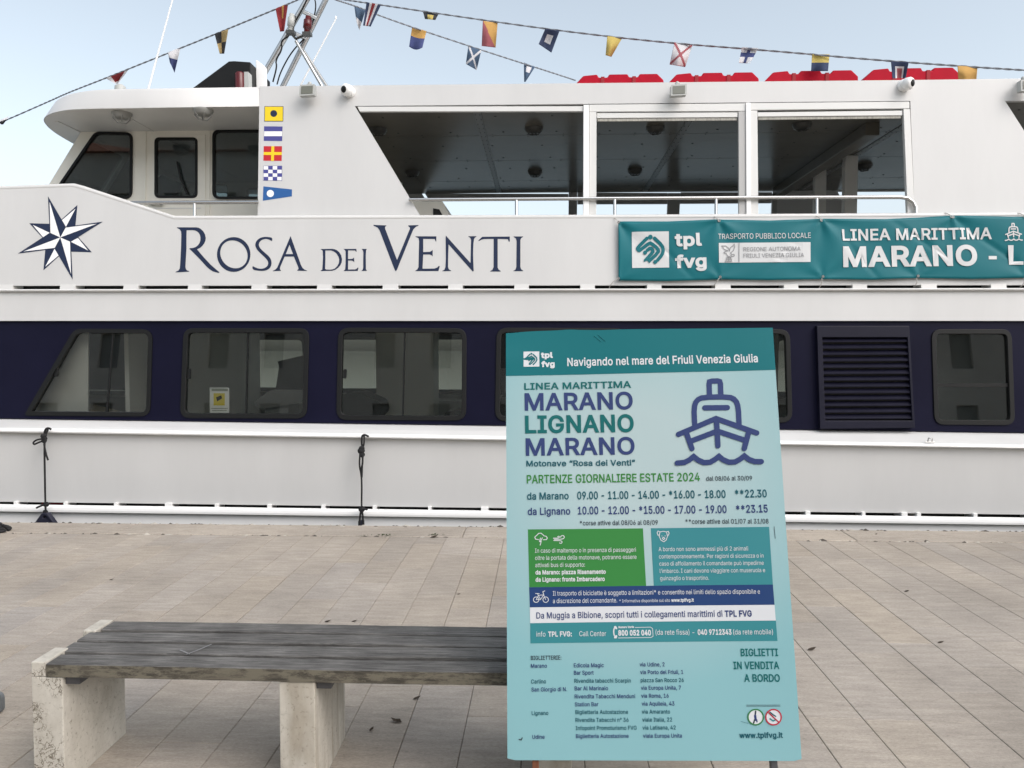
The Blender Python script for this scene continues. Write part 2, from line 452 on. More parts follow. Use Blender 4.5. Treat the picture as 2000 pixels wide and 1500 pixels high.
# ================================================================== THE FERRY
ferry = empty('passenger_ferry', (0, YC, -1.0), 'white two-deck passenger ferry with a navy window band moored along the stone quay', 'ferry')
XL, XR, XB = -6.5, 9.0, -12.0
def zl(pl, pts):
    uv = np.array(pl.uvs(pts)); a, b = np.polyfit(uv[:, 0], uv[:, 1], 1)
    return lambda x: a * x + b
def bowy(x, y):
    if x >= XL: return y
    s = (XL - x) / (XL - XB); return YC - (YC - y) * math.sqrt(max(0.0, 1 - s * s))
XS = [XR, XL] + [XL + (XB - XL) * math.sin(t * math.pi / 2) for t in np.linspace(0, 1, 13)[1:]]
XBOW = XS[1:]
def strip(mb, prof, xs, mi=0, sides=(0, 1)):
    """prof: list of (Y or plane+off, zfun); lofts along xs on both sides of the ferry"""
    for sd_ in sides:
        rows = []
        for x in xs:
            row = []
            for yy, zf in prof:
                z = zf(x); y = yy(z) if callable(yy) else yy
                y = bowy(x, y)
                row.append((x, y if sd_ == 0 else 2 * YC - y, z))
            rows.append(row)
        mb.grid(rows, mi, False)
sp = lambda off: (lambda z: SP.Y(z) - off)
z_dt = zl(SP, [(0, 627), (2000, 627)])                    # top of navy band
z_db = zl(SP, [(0, 817.5), (700, 825), (1540, 838.5), (2000, 845)])
z_mt = zl(HP, [(0, 832), (700, 851), (1540, 861), (2000, 866)])
z_mb = zl(HP, [(0, 842), (700, 860), (1540, 870), (2000, 875)])
z_st = zl(HP, [(0, 979), (700, 990), (1540, 1000), (2000, 1004)])
z_rt = zl(SidePlane(7.505), [(0, 985.5), (700, 998), (1540, 1008.5), (2000, 1011.5)])
z_rb = zl(SidePlane(7.50), [(0, 998), (700, 1009), (1540, 1020.5), (2000, 1024)])
z_wb = zl(SP, [(0, 571), (2000, 569)])                    # top of white band
z_gt = zl(SP, [(0, 559), (650, 558.5), (1300, 558), (2000, 558)])
z_c = lambda v: (lambda x: v)
# hull: ledge, side, rubbing strake, lower hull
mb = MB()
strip(mb, [(sp(-.02), z_db), (7.545, z_mt)], XS)
strip(mb, [(7.56, z_mb), (7.56, z_st), (7.72, z_st)], XS)
strip(mb, [(7.566, lambda x: z_rb(x) + .004), (7.46, z_c(-.35)), (7.9, z_c(-1.3)), (8.6, z_c(-1.9))], XS)  # flared outward below the strake, shaped to face up and catch more light
tr = [(XR, 7.63, -.1), (XR, 7.9, -1.3), (XR, 8.6, -1.9), (XR, 2 * YC - 8.6, -1.9), (XR, 2 * YC - 7.9, -1.3), (XR, 2 * YC - 7.63, -.1), (XR, 2 * YC - 8.0, 3.0), (XR, 8.0, 3.0)]
mb.add(tr, [tuple(range(8))])
hull = mb.build('hull', W_, ferry)
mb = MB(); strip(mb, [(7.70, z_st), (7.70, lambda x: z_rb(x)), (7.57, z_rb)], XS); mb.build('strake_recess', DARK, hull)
mb = MB(); strip(mb, [(7.545, z_mt), (7.50, lambda x: z_mt(x) - .012), (7.495, lambda x: (z_mt(x) + z_mb(x)) / 2), (7.50, lambda x: z_mb(x) + .012), (7.56, z_mb)], XS)
mb.build('moulding', WL, ferry)
mb = MB(); strip(mb, [(7.556, lambda x: z_rt(x) - .03), (7.55, lambda x: z_rt(x) + .003), (7.525, lambda x: z_rt(x) + .002), (7.505, lambda x: z_rt(x) - .014), (7.50, lambda x: z_rt(x) - .04), (7.502, z_rb), (7.566, z_rb)], XS)
rail_ = mb.build('rubbing_strake', WL, ferry)
mb = MB()
for a, b in [(-70, -62), (31, 37), (128, 133), (226, 232), (325, 337), (422, 428), (524, 531), (629, 636), (729, 736), (837, 843), (940, 954), (1046, 1053), (1150, 1157), (1255, 1262), (1360, 1368), (1468, 1475), (1572, 1581), (1682, 1688), (1759, 1770), (1789, 1796), (1899, 1906), (2010, 2016)]:
    u0 = HP.uv(a, 1000)[0]; u1 = HP.uv(b, 1000)[0]; zc = z_st((u0 + u1) / 2)
    mb = MB(); mb.box((u0, 7.53, z_rt(u0) - .02), (u1, 7.70, zc + .01)); mb.build('strake_bracket', WL, rail_)

u0, u1 = ony(84, 983, 7.64)[0], ony(127, 983, 7.64)[0]; mb = MB(); mb.box((u0, 7.62, z_rb(u0) + .01), (u1, 7.66, z_st(u0) - .002)); mb.build('red_marking', M('red_marking', (.20, .008, .012), .5), hull)
# navy window band, near side pierced for the windows
def wl(tl, tr, br, bl): return [tl, tr, br, bl]
WIN = [(rnd([(149, 642), (301, 643), (296, 813), (51, 811)], [14, 22, 20, 7]), 8, [[(222, 649), (209, 812)]]),
       (rnd([(361, 641), (606, 641), (601, 817), (354, 816)], 20), 9, [[(485, 648), (481, 815)]]),
       (rnd([(662, 640), (912, 641), (911, 821), (658, 820)], 22), 9, [[(791, 648), (787, 818)]]),
       (rnd([(970, 640), (1222, 641), (1224, 823), (967, 822)], 22), 9, [[(1096, 648), (1096, 818)]]),
       (rnd([(1284, 642), (1541, 643), (1546, 825), (1287, 824)], 22), 9, [[(1413, 648), (1415, 820)]]),
       (rnd([(1816, 643), (1972, 643), (1979, 830), (1822, 829)], 20), 9, [[(1820, 752), (1976, 752)]])]
VENT = [(1590, 637), (1768, 637), (1779, 834), (1596, 836)]
outer = [(XL, z_dt(XL)), (XR, z_dt(XR)), (XR, z_db(XR)), (XL, z_db(XL))]
holes = [SP.uvs(offset_loop(l, -2)) for l, _, _ in WIN]
for nm, f in (('cabin_side', SP.p3), ('cabin_side', SP.far)):
    mb = MB(); mb.solid([outer] + holes, f, .02, -.02); band = mb.build(nm, NAVY, ferry)
    if f == SP.far: band_far = band
    else: band_near = band
mb = MB(); strip(mb, [(sp(.02), z_dt), (sp(.02), z_db)], XBOW); mb.build('bow_cabin_side', NAVY, ferry)
for sidef, bp_ in ((SP.p3, band_near), (SP.far, band_far)):
    for loop, fw, divs in WIN:
        mb = MB(); mb.solid([SP.uvs(loop), SP.uvs(offset_loop(loop, -fw))], sidef, .034, -.03)
        wn = mb.build('window', BLACK, bp_, bevel=.006)
        mb = MB(); mb.solid([SP.uvs(offset_loop(loop, -fw + 1))], sidef, .008, .002); mb.build('pane', GL1 if sidef == SP.p3 else GL3, wn)
        if sidef == SP.p3:
            mb = MB()
            for d in divs: mb.solid([SP.uvs(stroke(d, 2.6 if d[0][1] != d[1][1] else 7, False))], sidef, .016, -.012)
            mb.build('divider', BLACK, wn)
for (px, py, h) in [(112, 727, 16), (371, 730, 20), (675, 730, 18)]:
    mb = MB(); mb.solid([SP.uvs(rnd([(px - 3, py - h / 2), (px + 3, py - h / 2), (px + 2, py + h / 2), (px - 4, py + h / 2)], 2))], SP.p3, .02, .006); mb.build('window_latch', BLACK, band_near)

# louvred vent
mb = MB(); inn = [(1600, 659), (1765, 659), (1774, 820), (1606, 820)]
mb.solid([SP.uvs(VENT), SP.uvs(inn)], SP.p3, .085, .022); vent = mb.build('louvre_vent', NAVY2, ferry, bevel=.004)
mb = MB(); mb.solid([SP.uvs(inn)], SP.p3, .028, .024); mb.build('vent_back', DARK, vent)
for i in range(13):
    f = (i + .55) / 13; y = 659 + 161 * f; xl = 1600 + 6 * f - 1; xr = 1765 + 9 * f + 1
    (ua, va), (ub, vb) = SP.uv(xl, y + .5), SP.uv(xr, y - .5); t = .011
    P = [SP.p3(ua, va - .012, .075), SP.p3(ub, vb - .012, .075), SP.p3(ub, vb + .022, .035), SP.p3(ua, va + .022, .035)]
    Q = [(p[0], p[1], p[2] + t) for p in P]
    mb = MB(); mb.hexa(P + Q); mb.build('slat', NAVY2, vent)

# white band, deck rail with scuppers, bulwark
mb = MB(); strip(mb, [(sp(.02), z_dt), (sp(.05), z_dt), (sp(.05), z_wb)], XS); mb.build('white_band', W_, ferry)
mb = MB()
strip(mb, [(sp(.05), z_wb), (sp(.082), lambda x: z_wb(x) + .004), (sp(.09), lambda x: z_wb(x) + .014), (sp(.082), lambda x: z_wb(x) + .026), (sp(-.12), lambda x: z_wb(x) + .03)], XS)
deck_rail = mb.build('deck_rail', WM, ferry)
mb = MB(); strip(mb, [(sp(-.12), lambda x: z_wb(x) + .028), (sp(-.12), lambda x: z_gt(x) + .05)], XS); mb.build('scupper_recess', DARK, deck_rail)
mb = MB()
for a, b in [(-95, -67), (5, 33), (125, 154), (248, 276), (373, 399), (496, 525), (623, 651), (750, 780), (877, 905), (1005, 1033), (1133, 1161), (1262, 1290), (1394, 1424), (1527, 1555), (1660, 1688), (1793, 1823), (1928, 1958), (2062, 2092)]:
    u0 = SP.uv(a, 562)[0]; u1 = SP.uv(b, 562)[0]; z0, z1 = z_wb(u0) + .02, z_gt(u0) + .012
    mb = MB(); mb.hexa([SP.p3(u0, z0, .072), SP.p3(u1, z0, .072), SP.p3(u1, z0, -.1), SP.p3(u0, z0, -.1), SP.p3(u0, z1, .064), SP.p3(u1, z1, .064), SP.p3(u1, z1, -.1), SP.p3(u0, z1, -.1)]); mb.build('scupper_block', WM, deck_rail)
top_px = [(0, 371), (150, 366), (168, 371), (345, 429), (1192, 427), (2000, 422)]
zt_l = lambda x: SP.uv(0, 371)[1] + 0 * x
bt = SP.uvs(top_px); zt_r = zl(SP, [(345, 429), (2000, 422)])
bul = [(XL, z_gt(XL)), (XL, bt[0][1])] + bt[:-1] + [(XR, zt_r(XR)), (XR, z_gt(XR))]
for f in (SP.p3, SP.far):
    mb = MB(); mb.solid([bul], f, .06, .01); b_ = mb.build('bulwark', W_, ferry)
    if f == SP.p3: bulwark = b_
    path = [(XL, bt[0][1])] + bt[:-1] + [(XR, zt_r(XR))]
    mb = MB(); mb.tube([f(u, v + .004, .035) for u, v in path], .030, 10); mb.build('bulwark_rim', WM, b_)
mb = MB(); strip(mb, [(sp(.06), z_gt), (sp(.06), zt_l)], XBOW); mb.build('bow_bulwark', W_, ferry)
mb = MB()
for sg in (0, 1): mb.tube([(x, (lambda y: y if sg == 0 else 2 * YC - y)(bowy(x, SP.Y(bt[0][1]) - .035)), bt[0][1] + .004) for x in XBOW], .03, 8)
mb.build('bow_rim', WM, ferry)
# decks
mb = MB(); mb.box((XL, 8.0, 2.14), (XR - .01, 2 * YC - 8.0, 2.24))
mb.add([(x, bowy(x, 8.0), 2.24) for x in XBOW] + [(x, 2 * YC - bowy(x, 8.0), 2.24) for x in XBOW[::-1]], [tuple(range(2 * len(XBOW)))])
mb.build('upper_deck', FLOOR, ferry)
mb = MB(); mb.box((XL, 7.9, .2), (XR - .01, 2 * YC - 7.9, .28)); mb.build('lower_deck', INT, ferry)
mb = MB(); mb.box((XL, 8.0, 1.96), (XR - .01, 2 * YC - 8.0, 2.0)); mb.build('saloon_ceiling', INT, ferry)

# upper side wall with the big opening
z_rtop = zl(SP, [(507, 168.5), (630, 167.5), (1300, 161), (2000, 154)])
xw = SP.uv(507, 300)[0]
A_ = SP.uvs([(693, 207), (1778, 197), (1787, 424.5), (823, 425.5)])
B_ = SP.uvs([(1963, 197), (2340, 194), (2340, 423), (2107, 423)])
uo = [(SP.uv(507, 168.5)[0], z_rtop(xw)), (XR, z_rtop(XR)), (XR, zt_r(XR) - .03), (SP.uv(503, 432)[0], SP.uv(503, 432)[1])]
for f in (SP.p3, SP.far):
    mb = MB(); mb.solid([uo, A_, B_], f, 0.0, -.05); o_ = mb.build('upper_side_wall', W_, ferry)
    if f == SP.p3: upper = o_
def frame(name, pts, o0, o1, m, f=SP.p3, par=None, bev=.003):
    mb = MB(); mb.solid([SP.uvs(pts)], f, o0, o1); return mb.build(name, m, par or upper, bevel=bev)
wf = frame('window_header', [(698, 208.5), (1139, 207.5), (1139, 217.5), (703, 218)], .004, -.04, ALU)
frame('window_mullion', [(1139.5, 206), (1150, 206), (1150, 424), (1139, 424)], .022, -.04, WL)
frame('sliding_window_frame', [(1151, 219), (1165, 219), (1164.5, 424), (1150.5, 424)], .006, -.03, ALU)
frame('window_header', [(1151, 204.5), (1456, 202), (1456, 217), (1151, 218.5)], .004, -.04, ALU)
frame('sliding_window_frame', [(1166, 220.5), (1441, 219), (1441, 228.5), (1166, 230.5)], -.004, -.03, ALU)
frame('roller_blind', [(1167, 231), (1440, 229.5), (1440, 234.5), (1167, 236.5)], -.012, -.028, M('blind_fabric', (.36, .35, .31), .8, var=.35, vs=60, stretch=(1, 1, .2)))
frame('sliding_window_frame', [(1442, 218), (1456, 217.5), (1456.5, 424), (1443, 424)], .006, -.03, ALUD)
frame('window_mullion', [(1456, 202), (1465, 202), (1466, 424), (1457, 424)], .022, -.04, WL)
frame('sliding_window_frame', [(1465.5, 216), (1479, 216), (1481, 424), (1466.5, 424)], .006, -.03, ALU)
frame('window_header', [(1465.5, 201.5), (1776, 198.5), (1776, 212), (1465.5, 215)], .004, -.04, ALU)
frame('sliding_window_frame', [(1480, 219), (1763, 215.5), (1763, 225), (1480, 227.5)], -.004, -.03, ALU)
frame('roller_blind', [(1482, 228), (1761, 225.5), (1761, 230.5), (1482, 233.5)], -.012, -.028, bpy.data.materials['blind_fabric'])
frame('sliding_window_frame', [(1764, 213), (1777, 213), (1786.5, 423), (1772.5, 423)], .006, -.04, ALU)
fp = lambda n, pts, m: frame(n, pts, 0.004, -.05, m, SP.far, o_)
fp('window_mullion', [(1139, 204), (1165, 204), (1165, 424), (1139, 424)], ALUD)
fp('window_mullion', [(1442, 204), (1480, 204), (1480, 424), (1442, 424)], ALUD)
fp('window_mullion', [(1763, 204), (1779, 204), (1788, 424), (1772, 424)], ALUD)
fp('window_header', [(1166, 204), (1441, 204), (1441, 235), (1166, 237)], ALUD)
fp('window_header', [(1481, 202), (1762, 200), (1762, 231), (1481, 234)], ALUD)
fp('window_header', [(703, 209), (1138, 208), (1138, 222), (712, 223)], ALUD)

# roof slab with a rounded bow corner
zb, zt_ = SP.uv(400, 209)[1], SP.uv(507, 168.8)[1]
yn = SP.Y((zb + zt_) / 2)
NB = 40
def smooth_path(pts, n):
    P = np.array(chaikin(pts, 2)); d = np.r_[0, np.cumsum(np.linalg.norm(np.diff(P, axis=0), axis=1))]; t = np.linspace(0, d[-1], n)
    return list(zip(np.interp(t, d, P[:, 0]), np.interp(t, d, P[:, 1])))
ybn, ytn = SP.Y(zb), SP.Y(zt_)
cb = smooth_path([(-4.35, ybn), (-5.0, ybn), (-5.30, 8.25), (-5.52, 8.41), (-5.66, 8.6), (-5.80, 8.98), (-5.88, 9.5), (-5.98, YC)], NB)
ct = smooth_path([(-4.35, ytn), (-4.80, ytn), (-5.12, 8.27), (-5.33, 8.38), (-5.53, 8.58), (-5.70, 8.95), (-5.80, 9.5), (-5.90, YC)], NB)
mir = lambda L: [(x, 2 * YC - y) for x, y in L]
pre_b = [(XR, ybn + .06), (xw + .001, ybn + .06), (xw - .001, ybn)]; pre_t = [(XR, ytn + .06), (xw + .001, ytn + .06), (xw - .001, ytn)]
plan = pre_b + cb + mir((pre_b + cb[:-1])[::-1]); plan_t = pre_t + ct + mir((pre_t + ct[:-1])[::-1])
mb = MB()
pb_ = [(x, y, zb) for x, y in plan]; pm_ = [(x, y, zt_ - .03) for x, y in plan_t]; pt_ = [((x + (.03 if x < -4.5 else 0)), y + (.02 if y < YC else -.02), zt_) for x, y in plan_t]
mb.grid([pb_, pm_, pt_], 0, True, True)
for P_, fl_ in ((pb_, 1), (pt_, 0)):
    mb.add(P_, tessellate_polygon([[Vector((p[0], p[1], 0)) for p in P_]]))
roof = mb.build('roof', W_, ferry)
yn = ybn
mb = MB(); mb.solid([[(x + (.02 if x < -5 else 0), y) for x, y in plan if x < -3.0] + [(-3.0, 2 * YC - yn - .03), (-3.0, yn + .03)]], lambda x, y, t: (x, y, t), zb - .003, zb - .001); mb.build('overhang_soffit', SHADEW, roof)
for xb_ in (-4.62, -5.5):
    mb = MB(); mb.box((xb_, yn + (.1 if xb_ > -5 else .42), zb - .009), (xb_ + .035, 2 * YC - yn - (.1 if xb_ > -5 else .42), zb - .004)); mb.build('soffit_batten', SHADEW, roof)
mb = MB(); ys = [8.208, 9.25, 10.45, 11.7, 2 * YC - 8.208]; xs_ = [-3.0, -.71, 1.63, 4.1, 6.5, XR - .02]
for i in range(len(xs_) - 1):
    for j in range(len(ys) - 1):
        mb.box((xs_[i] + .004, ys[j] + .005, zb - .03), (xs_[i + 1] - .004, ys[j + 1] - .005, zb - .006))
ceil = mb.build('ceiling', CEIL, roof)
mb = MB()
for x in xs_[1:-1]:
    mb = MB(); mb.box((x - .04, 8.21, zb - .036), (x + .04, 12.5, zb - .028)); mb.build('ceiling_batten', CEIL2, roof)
mb = MB()
for x in xs_[1:-1]:
    for y in np.arange(8.25, 12.5, .17):
        for d in (-.025, .025): mb.lathe((x + d, y, zb - .036), (0, 0, -1), [(0, .008), (.004, .006)], 6)
for x in np.arange(-2.7, 6, .42):
    for y in (9.21, 9.29, 10.41, 10.49, 11.66, 11.74): mb.lathe((x, y, zb - .03), (0, 0, -1), [(0, .008), (.004, .006)], 6)
for x in np.arange(-2.4, 6, .62):
    for y in np.arange(8.5, 12.4, .6): mb.lathe((x + .1 * math.sin(7 * y), y, zb - .03), (0, 0, -1), [(0, .014), (.004, .012)], 8)
tag(mb.build('ceiling_screw', DARK, roof), kind='stuff')
for (px, py) in [(738, 257), (1043, 255), (1280, 254), (1566, 247), (805, 339), (1045, 339), (1240, 336), (1688, 327), (397, 225), (238, 231)]:
    p = onz(px, py, zb - .06); br = px < 500
    mb = MB(); mb.lathe((p[0], p[1], zb - (.002 if br else .03)), (0, 0, -1), [(0, .105), (.02, .105), (.03, .095), (.05, .09), (.062, .06), (.064, .0)], 20)
    for k in range(6):
        a = k * math.pi / 3; mb.tube([(p[0] + .1 * math.cos(a), p[1] + .1 * math.sin(a), zb - .05), (p[0] + .05 * math.cos(a), p[1] + .05 * math.sin(a), zb - .105), (p[0], p[1], zb - .11)], .006, 5)
    mb.build('ceiling_lamp', M('overhang_lamp', (.3, .3, .28), .3) if br else LAMPD, roof)

# upper deck inside: stanchions, stair casing, locker
for (px, py, wd, m) in [(1600, 396, .16, INT), (1659, 396, .17, INT)]:
    p = ony(px, py, 11.2 if px < 1630 else 10.4)
    mb = MB(); mb.box((p[0] - wd / 2, p[1] - .05, 2.24), (p[0] + wd / 2, p[1] + .05, zb - .03)); mb.build('stanchion', m, ferry, bevel=.01)
mb = MB(); mb.box((3.62, 8.9, zb - .17), (3.78, 12.4, zb - .028)); mb.build('ceiling_duct', CEIL, ferry, bevel=.01)
lk = SidePlane(9.3)
mb = MB(); mb.solid([lk.uvs(rnd([(790, 391), (864, 391), (886, 440), (886, 480), (790, 480)], [3, 8, 3, 1, 1]))], lk.p3, 0, -.9); lock = mb.build('stair_casing', CREAM, ferry, bevel=.01)
mb = MB(); mb.solid([lk.uvs([(846, 407), (858, 409), (871, 432), (846, 432)])], lk.p3, .006, -.01); mb.build('casing_recess', DARK, lock)
# railings on the bulwark
def rail(pts, posts, base):
    mb = MB(); mb.tube([SP.p3(*SP.uv(*p), .035) for p in pts], .019, 10)
    for x, y0, y1 in posts: mb.tube([SP.p3(*SP.uv(x, y0), .035), SP.p3(*SP.uv(x, y1), .035)], .016, 8)
    mb.build('railing', STEEL, ferry)
rail([(800, 391.5), (1100, 389.5), (1450, 387.5), (1755, 386.5), (1770, 388.5), (1780, 396), (1785, 406), (1786.5, 424)], [(1009, 390, 426), (1200, 389, 425), (1397, 388, 424), (1593, 387, 423)], 0)
rail([(252, 397.5), (507, 396)], [(383, 397, 428)], 0)

# wheelhouse, set in from the side
WH = SidePlane(9.0)
wA = rnd([(187, 258), (260, 259), (259, 389), (97, 389)], [10, 14, 16, 5]); wB = rnd([(303, 269), (387, 269), (387, 387), (303, 387)], 10); wC = rnd([(416, 254), (560, 254), (560, 389), (416, 389)], 14)
wo = WH.uvs([(159, 256), (700, 250), (700, 520), (-2, 520)])
for f in (WH.p3, WH.far):
    mb = MB(); mb.solid([wo] + [WH.uvs(offset_loop(l, -2)) for l in (wA, wB, wC)], f, 0, -.05); wh = mb.build('wheelhouse_wall', CREAM, ferry)
    for l in (wA, wB, wC):
        mb = MB(); mb.solid([WH.uvs(l), WH.uvs(offset_loop(l, -4.5))], f, .022, -.03); wn = mb.build('window', BLACK, wh, bevel=.005)
        mb = MB(); mb.solid([WH.uvs(offset_loop(l, -4))], f, .006, .002); mb.build('pane', GL2, wn)
    if f == WH.p3:
        mb = MB(); mb.solid([WH.uvs([(297, 263), (402, 263), (402, 520), (293, 520)]), WH.uvs(wB)], f, .012, .001); dr = mb.build('door', CREAM, wh, bevel=.003)
        mb = MB(); mb.solid([WH.uvs([(301, 406), (393, 406), (393, 408), (301, 408)])], f, .016, .013); mb.build('door_groove', SHADEW, dr)
        mb = MB(); mb.tube([WH.p3(*WH.uv(294, 399), .03), WH.p3(*WH.uv(308, 399.5), .05), WH.p3(*WH.uv(322, 400), .04)], .012, 8); mb.build('door_handle', STEEL, dr)
        for x in (284, 409):
            mb = MB(); mb.solid([WH.uvs([(x - 2, 257), (x + 2, 257), (x + 1, 520), (x - 3, 520)])], f, .016, .001); mb.build('door_frame', CREAM, wh)
        mb = MB(); mb.tube([WH.p3(*WH.uv(348, 317), .03), WH.p3(*WH.uv(356, 350), .035), WH.p3(*WH.uv(368, 380), .03)], .011, 6); mb.build('wiper', BLACK, wh)
pA, pB = WH.uv(159, 256), WH.uv(-2, 520)
ws = Board((pB[0], YC, pB[1]), (0, -1, 0), tuple(np.array([pA[0] - pB[0], 0, pA[1] - pB[1]]) / math.hypot(pA[0] - pB[0], pA[1] - pB[1])))
L = math.hypot(pA[0] - pB[0], pA[1] - pB[1])
fo = [(-1.37, 0), (1.37, 0), (1.37, L), (-1.37, L)]; hs = [rnd([(a, L * .52), (b, L * .52), (b, L - .06), (a, L - .06)], .06) for a, b in ((-1.27, -.47), (-.4, .4), (.47, 1.27))]
mb = MB(); mb.solid([fo] + hs, ws.p3, 0, -.05); wsc = mb.build('windscreen_frame', CREAM, ferry)
for h in hs:
    mb = MB(); mb.solid([h], ws.p3, -.02, -.026); mb.build('pane', GL2, wsc)
mb = MB(); mb.box((-2.75, 9.06, 2.24), (-2.68, 2 * YC - 9.06, zb - .01)); mb.build('wheelhouse_bulkhead', INT, ferry)
mb = MB(); mb.hexa([(-5.75, 9.1, 2.24), (-5.0, 9.1, 2.24), (-5.0, 11.7, 2.24), (-5.75, 11.7, 2.24), (-5.9, 9.1, 3.22), (-5.15, 9.1, 3.1), (-5.15, 11.7, 3.1), (-5.9, 11.7, 3.22)]); mb.build('helm_console', INTD, ferry, bevel=.02)
mb = MB(); mb.box((-4.25, 9.8, 2.65), (-3.8, 10.3, 2.8)); mb.box((-3.86, 9.8, 2.8), (-3.74, 10.3, 3.55)); mb.lathe((-4.0, 10.05, 2.24), (0, 0, 1), [(0, .2), (.03, .2), (.05, .05), (.42, .05)], 16)
mb.build('helm_chair', INTD, ferry, bevel=.03)

# fittings on the fascia
def flood(px, py, par=upper):
    c = SP.uv(px, py); mb = MB()
    mb.solid([rnd([(c[0] - .082, c[1] - .062), (c[0] + .078, c[1] - .055), (c[0] + .082, c[1] + .062), (c[0] - .078, c[1] + .055)], .012)], SP.p3, .15, .08)
    fl = mb.build('floodlight', GREYB, ferry, bevel=.008)
    mb = MB(); mb.solid([[(c[0] - .062, c[1] - .042), (c[0] + .06, c[1] - .038), (c[0] + .062, c[1] + .044), (c[0] - .06, c[1] + .038)]], SP.p3, .155, .149); mb.build('lens', LENS, fl)
    mb = MB(); mb.box((c[0] - .02, SP.Y(c[1]) - .09, c[1] + .05), (c[0] + .02, SP.Y(c[1]) + .01, c[1] + .085)); mb.lathe(SP.p3(c[0], c[1] + .088, .06), (0, 0, 1), [(0, .02), (.02, .02), (.03, .01)], 10); mb.build('bracket', GREYB, fl)
for p in ((608, 185), (1321, 185), (1992, 176)): flood(*p)
def camera_(px, py, dx):
    c = SP.uv(px, py); q = np.array(SP.p3(c[0], c[1], .0)); ax = np.array([dx, -1.0, -.15]); ax /= np.linalg.norm(ax)
    mb = MB(); mb.lathe(q, (0, -1, 0), [(0, .062), (.03, .062), (.045, .05)], 20); cm = mb.build('security_camera', WL, ferry)
    mb = MB(); mb.lathe(q + np.array([0, -.06, 0]) - ax * .03, ax, [(0, .0), (.005, .04), (.03, .06), (.075, .062), (.095, .05), (.1, .035)], 20); mb.build('housing', WL, cm)
    mb = MB(); mb.lathe(q + np.array([0, -.06, 0]) + ax * .068, ax, [(0, .036), (.006, .034), (.012, .02), (.014, 0)], 16); mb.build('lens', BLACK, cm)
camera_(683, 180, -.55); camera_(1764, 168, .75)
mb = MB(); mb.lathe(onz(225, 172, zt_) * np.array([1, 1, 0]) + np.array([0, .1, zt_]), (0, 0, 1), [(0, .06), (.05, .055), (.07, .03)], 14); mb.build('roof_vent', GREYB, ferry)
mb = MB(); e = HP.uv(1813, 862)
mb.tube([(e[0] - .045, 7.53, e[1] - .005), (e[0] + .045, 7.53, e[1] - .005)], .006, 6); mb.tube([(e[0] - .02, 7.53, e[1]), (e[0] - .018, 7.52, e[1] + .035), (e[0] + .018, 7.52, e[1] + .035), (e[0] + .02, 7.53, e[1])], .006, 6)
mb.build('eyelet', STEEL, ferry)

# mast, antennas, searchlight box on the roof
MY = 10.2
def down(p, q, z):     # extend the line p->q beyond p to height z
    p, q = np.array(p), np.array(q); return p + (q - p) * ((z - p[2]) / (q[2] - p[2]))
mast = MB(); t1a, t1b = ony(521, 135, MY), ony(612, -22, MY); t2a, t2b = ony(534, 168, MY), ony(628, -22, MY)
mast.tube([down(t1a, t1b, zt_), t1b, ony(640, -70, MY)], .036, 12); mast.tube([down(t2a, t2b, zt_) + np.array([0, .25, 0]), t2b + np.array([0, .25, 0])], .036, 12)
for py in (60, 20): 
    f = (168 - py) / 190; a = t1a + (t1b - t1a) * ((135 - py) / 157); b = t2a + (t2b - t2a) * f + np.array([0, .25, 0]); mast.tube([a, b], .03, 8)
mst = mast.build('mast', STEEL, ferry)
mb = MB(); b0 = ony(578, 80, MY); b1 = ony(627, 165, MY); mb.tube([b0, down(b1, b0, zt_)], .022, 8); mb.tube([b0 + np.array([0, .3, 0]), down(b1, b0, zt_) + np.array([.05, 1.2, 0])], .022, 8); mb.build('mast_brace', STEEL, mst)
for (px, py, m, s) in [(567, 50, GREYB, .62), (599, 53, REDL, .72)]:
    c = ony(px, py, MY - .12); mb = MB(); mb.lathe(c - np.array([0, 0, .1 * s]), (.12, 0, 1), [(0, .05 * s), (.05, .055 * s), (.055, .075 * s), (.16, .075 * s), (.165, .055 * s), (.21, .05 * s), (.215, 0)], 16, 0)
    mb.build('navigation_light', m, mst)
    mb = MB(); mb.box(tuple(c + np.array([-.05, -.04, -.11])), tuple(c + np.array([.06, .05, -.07]))); mb.tube([c + np.array([0, 0, -.09]), ony(578, 76, MY)], .016, 8); mb.tube([c + np.array([.03, 0, -.1]), c + np.array([.07, 0, .12])], .01, 6); mb.build('light_bracket', LAMPD, mst)
mb = MB()
mb.tube([ony(x, y, MY - .06) for x, y in chaikin([(533, 160), (541, 130), (538, 118), (552, 95), (548, 80), (566, 70), (575, 45), (590, 20), (601, -5)], 2)], .010, 6)
mb.tube([ony(x, y, MY + .2) for x, y in chaikin([(541, 165), (548, 140), (570, 100), (600, 70), (612, 40), (618, 10), (612, -10)], 2)], .009, 6)
mb.build('mast_cable', BLACK, mst)
for nm, p, q, y in [('whip_antenna', (292, 166), (340, -12), 9.6), ('whip_antenna', (588, 165), (656, 37), 10.9)]:
    a, b = ony(*p, y), ony(*q, y); mb = MB(); mb.tube([down(a, b, zt_), b], [.017, .009], 8)
    if q[1] > 0: mb.lathe(b, (0, 0, 1), [(0, .014), (.03, .014), (.04, .004)], 8)
    mb.build(nm, WL, ferry)
bx = SidePlane(9.9)
mb = MB(); mb.solid([bx.uvs([(380, 205), (468, 140), (480, 139), (509, 141), (509, 205)])], bx.p3, .35, -.35); sb = mb.build('searchlight_hood', BLACK, ferry, bevel=.01)
bx2 = SidePlane(9.5)
mb = MB(); c = bx2.uv(469, 156); mb.lathe((c[0], 9.5, c[1] - .15), (0, 0, 1), [(0, .06), (.22, .06), (.24, .045), (.245, 0)], 16); mb.build('beacon', REDL, sb)
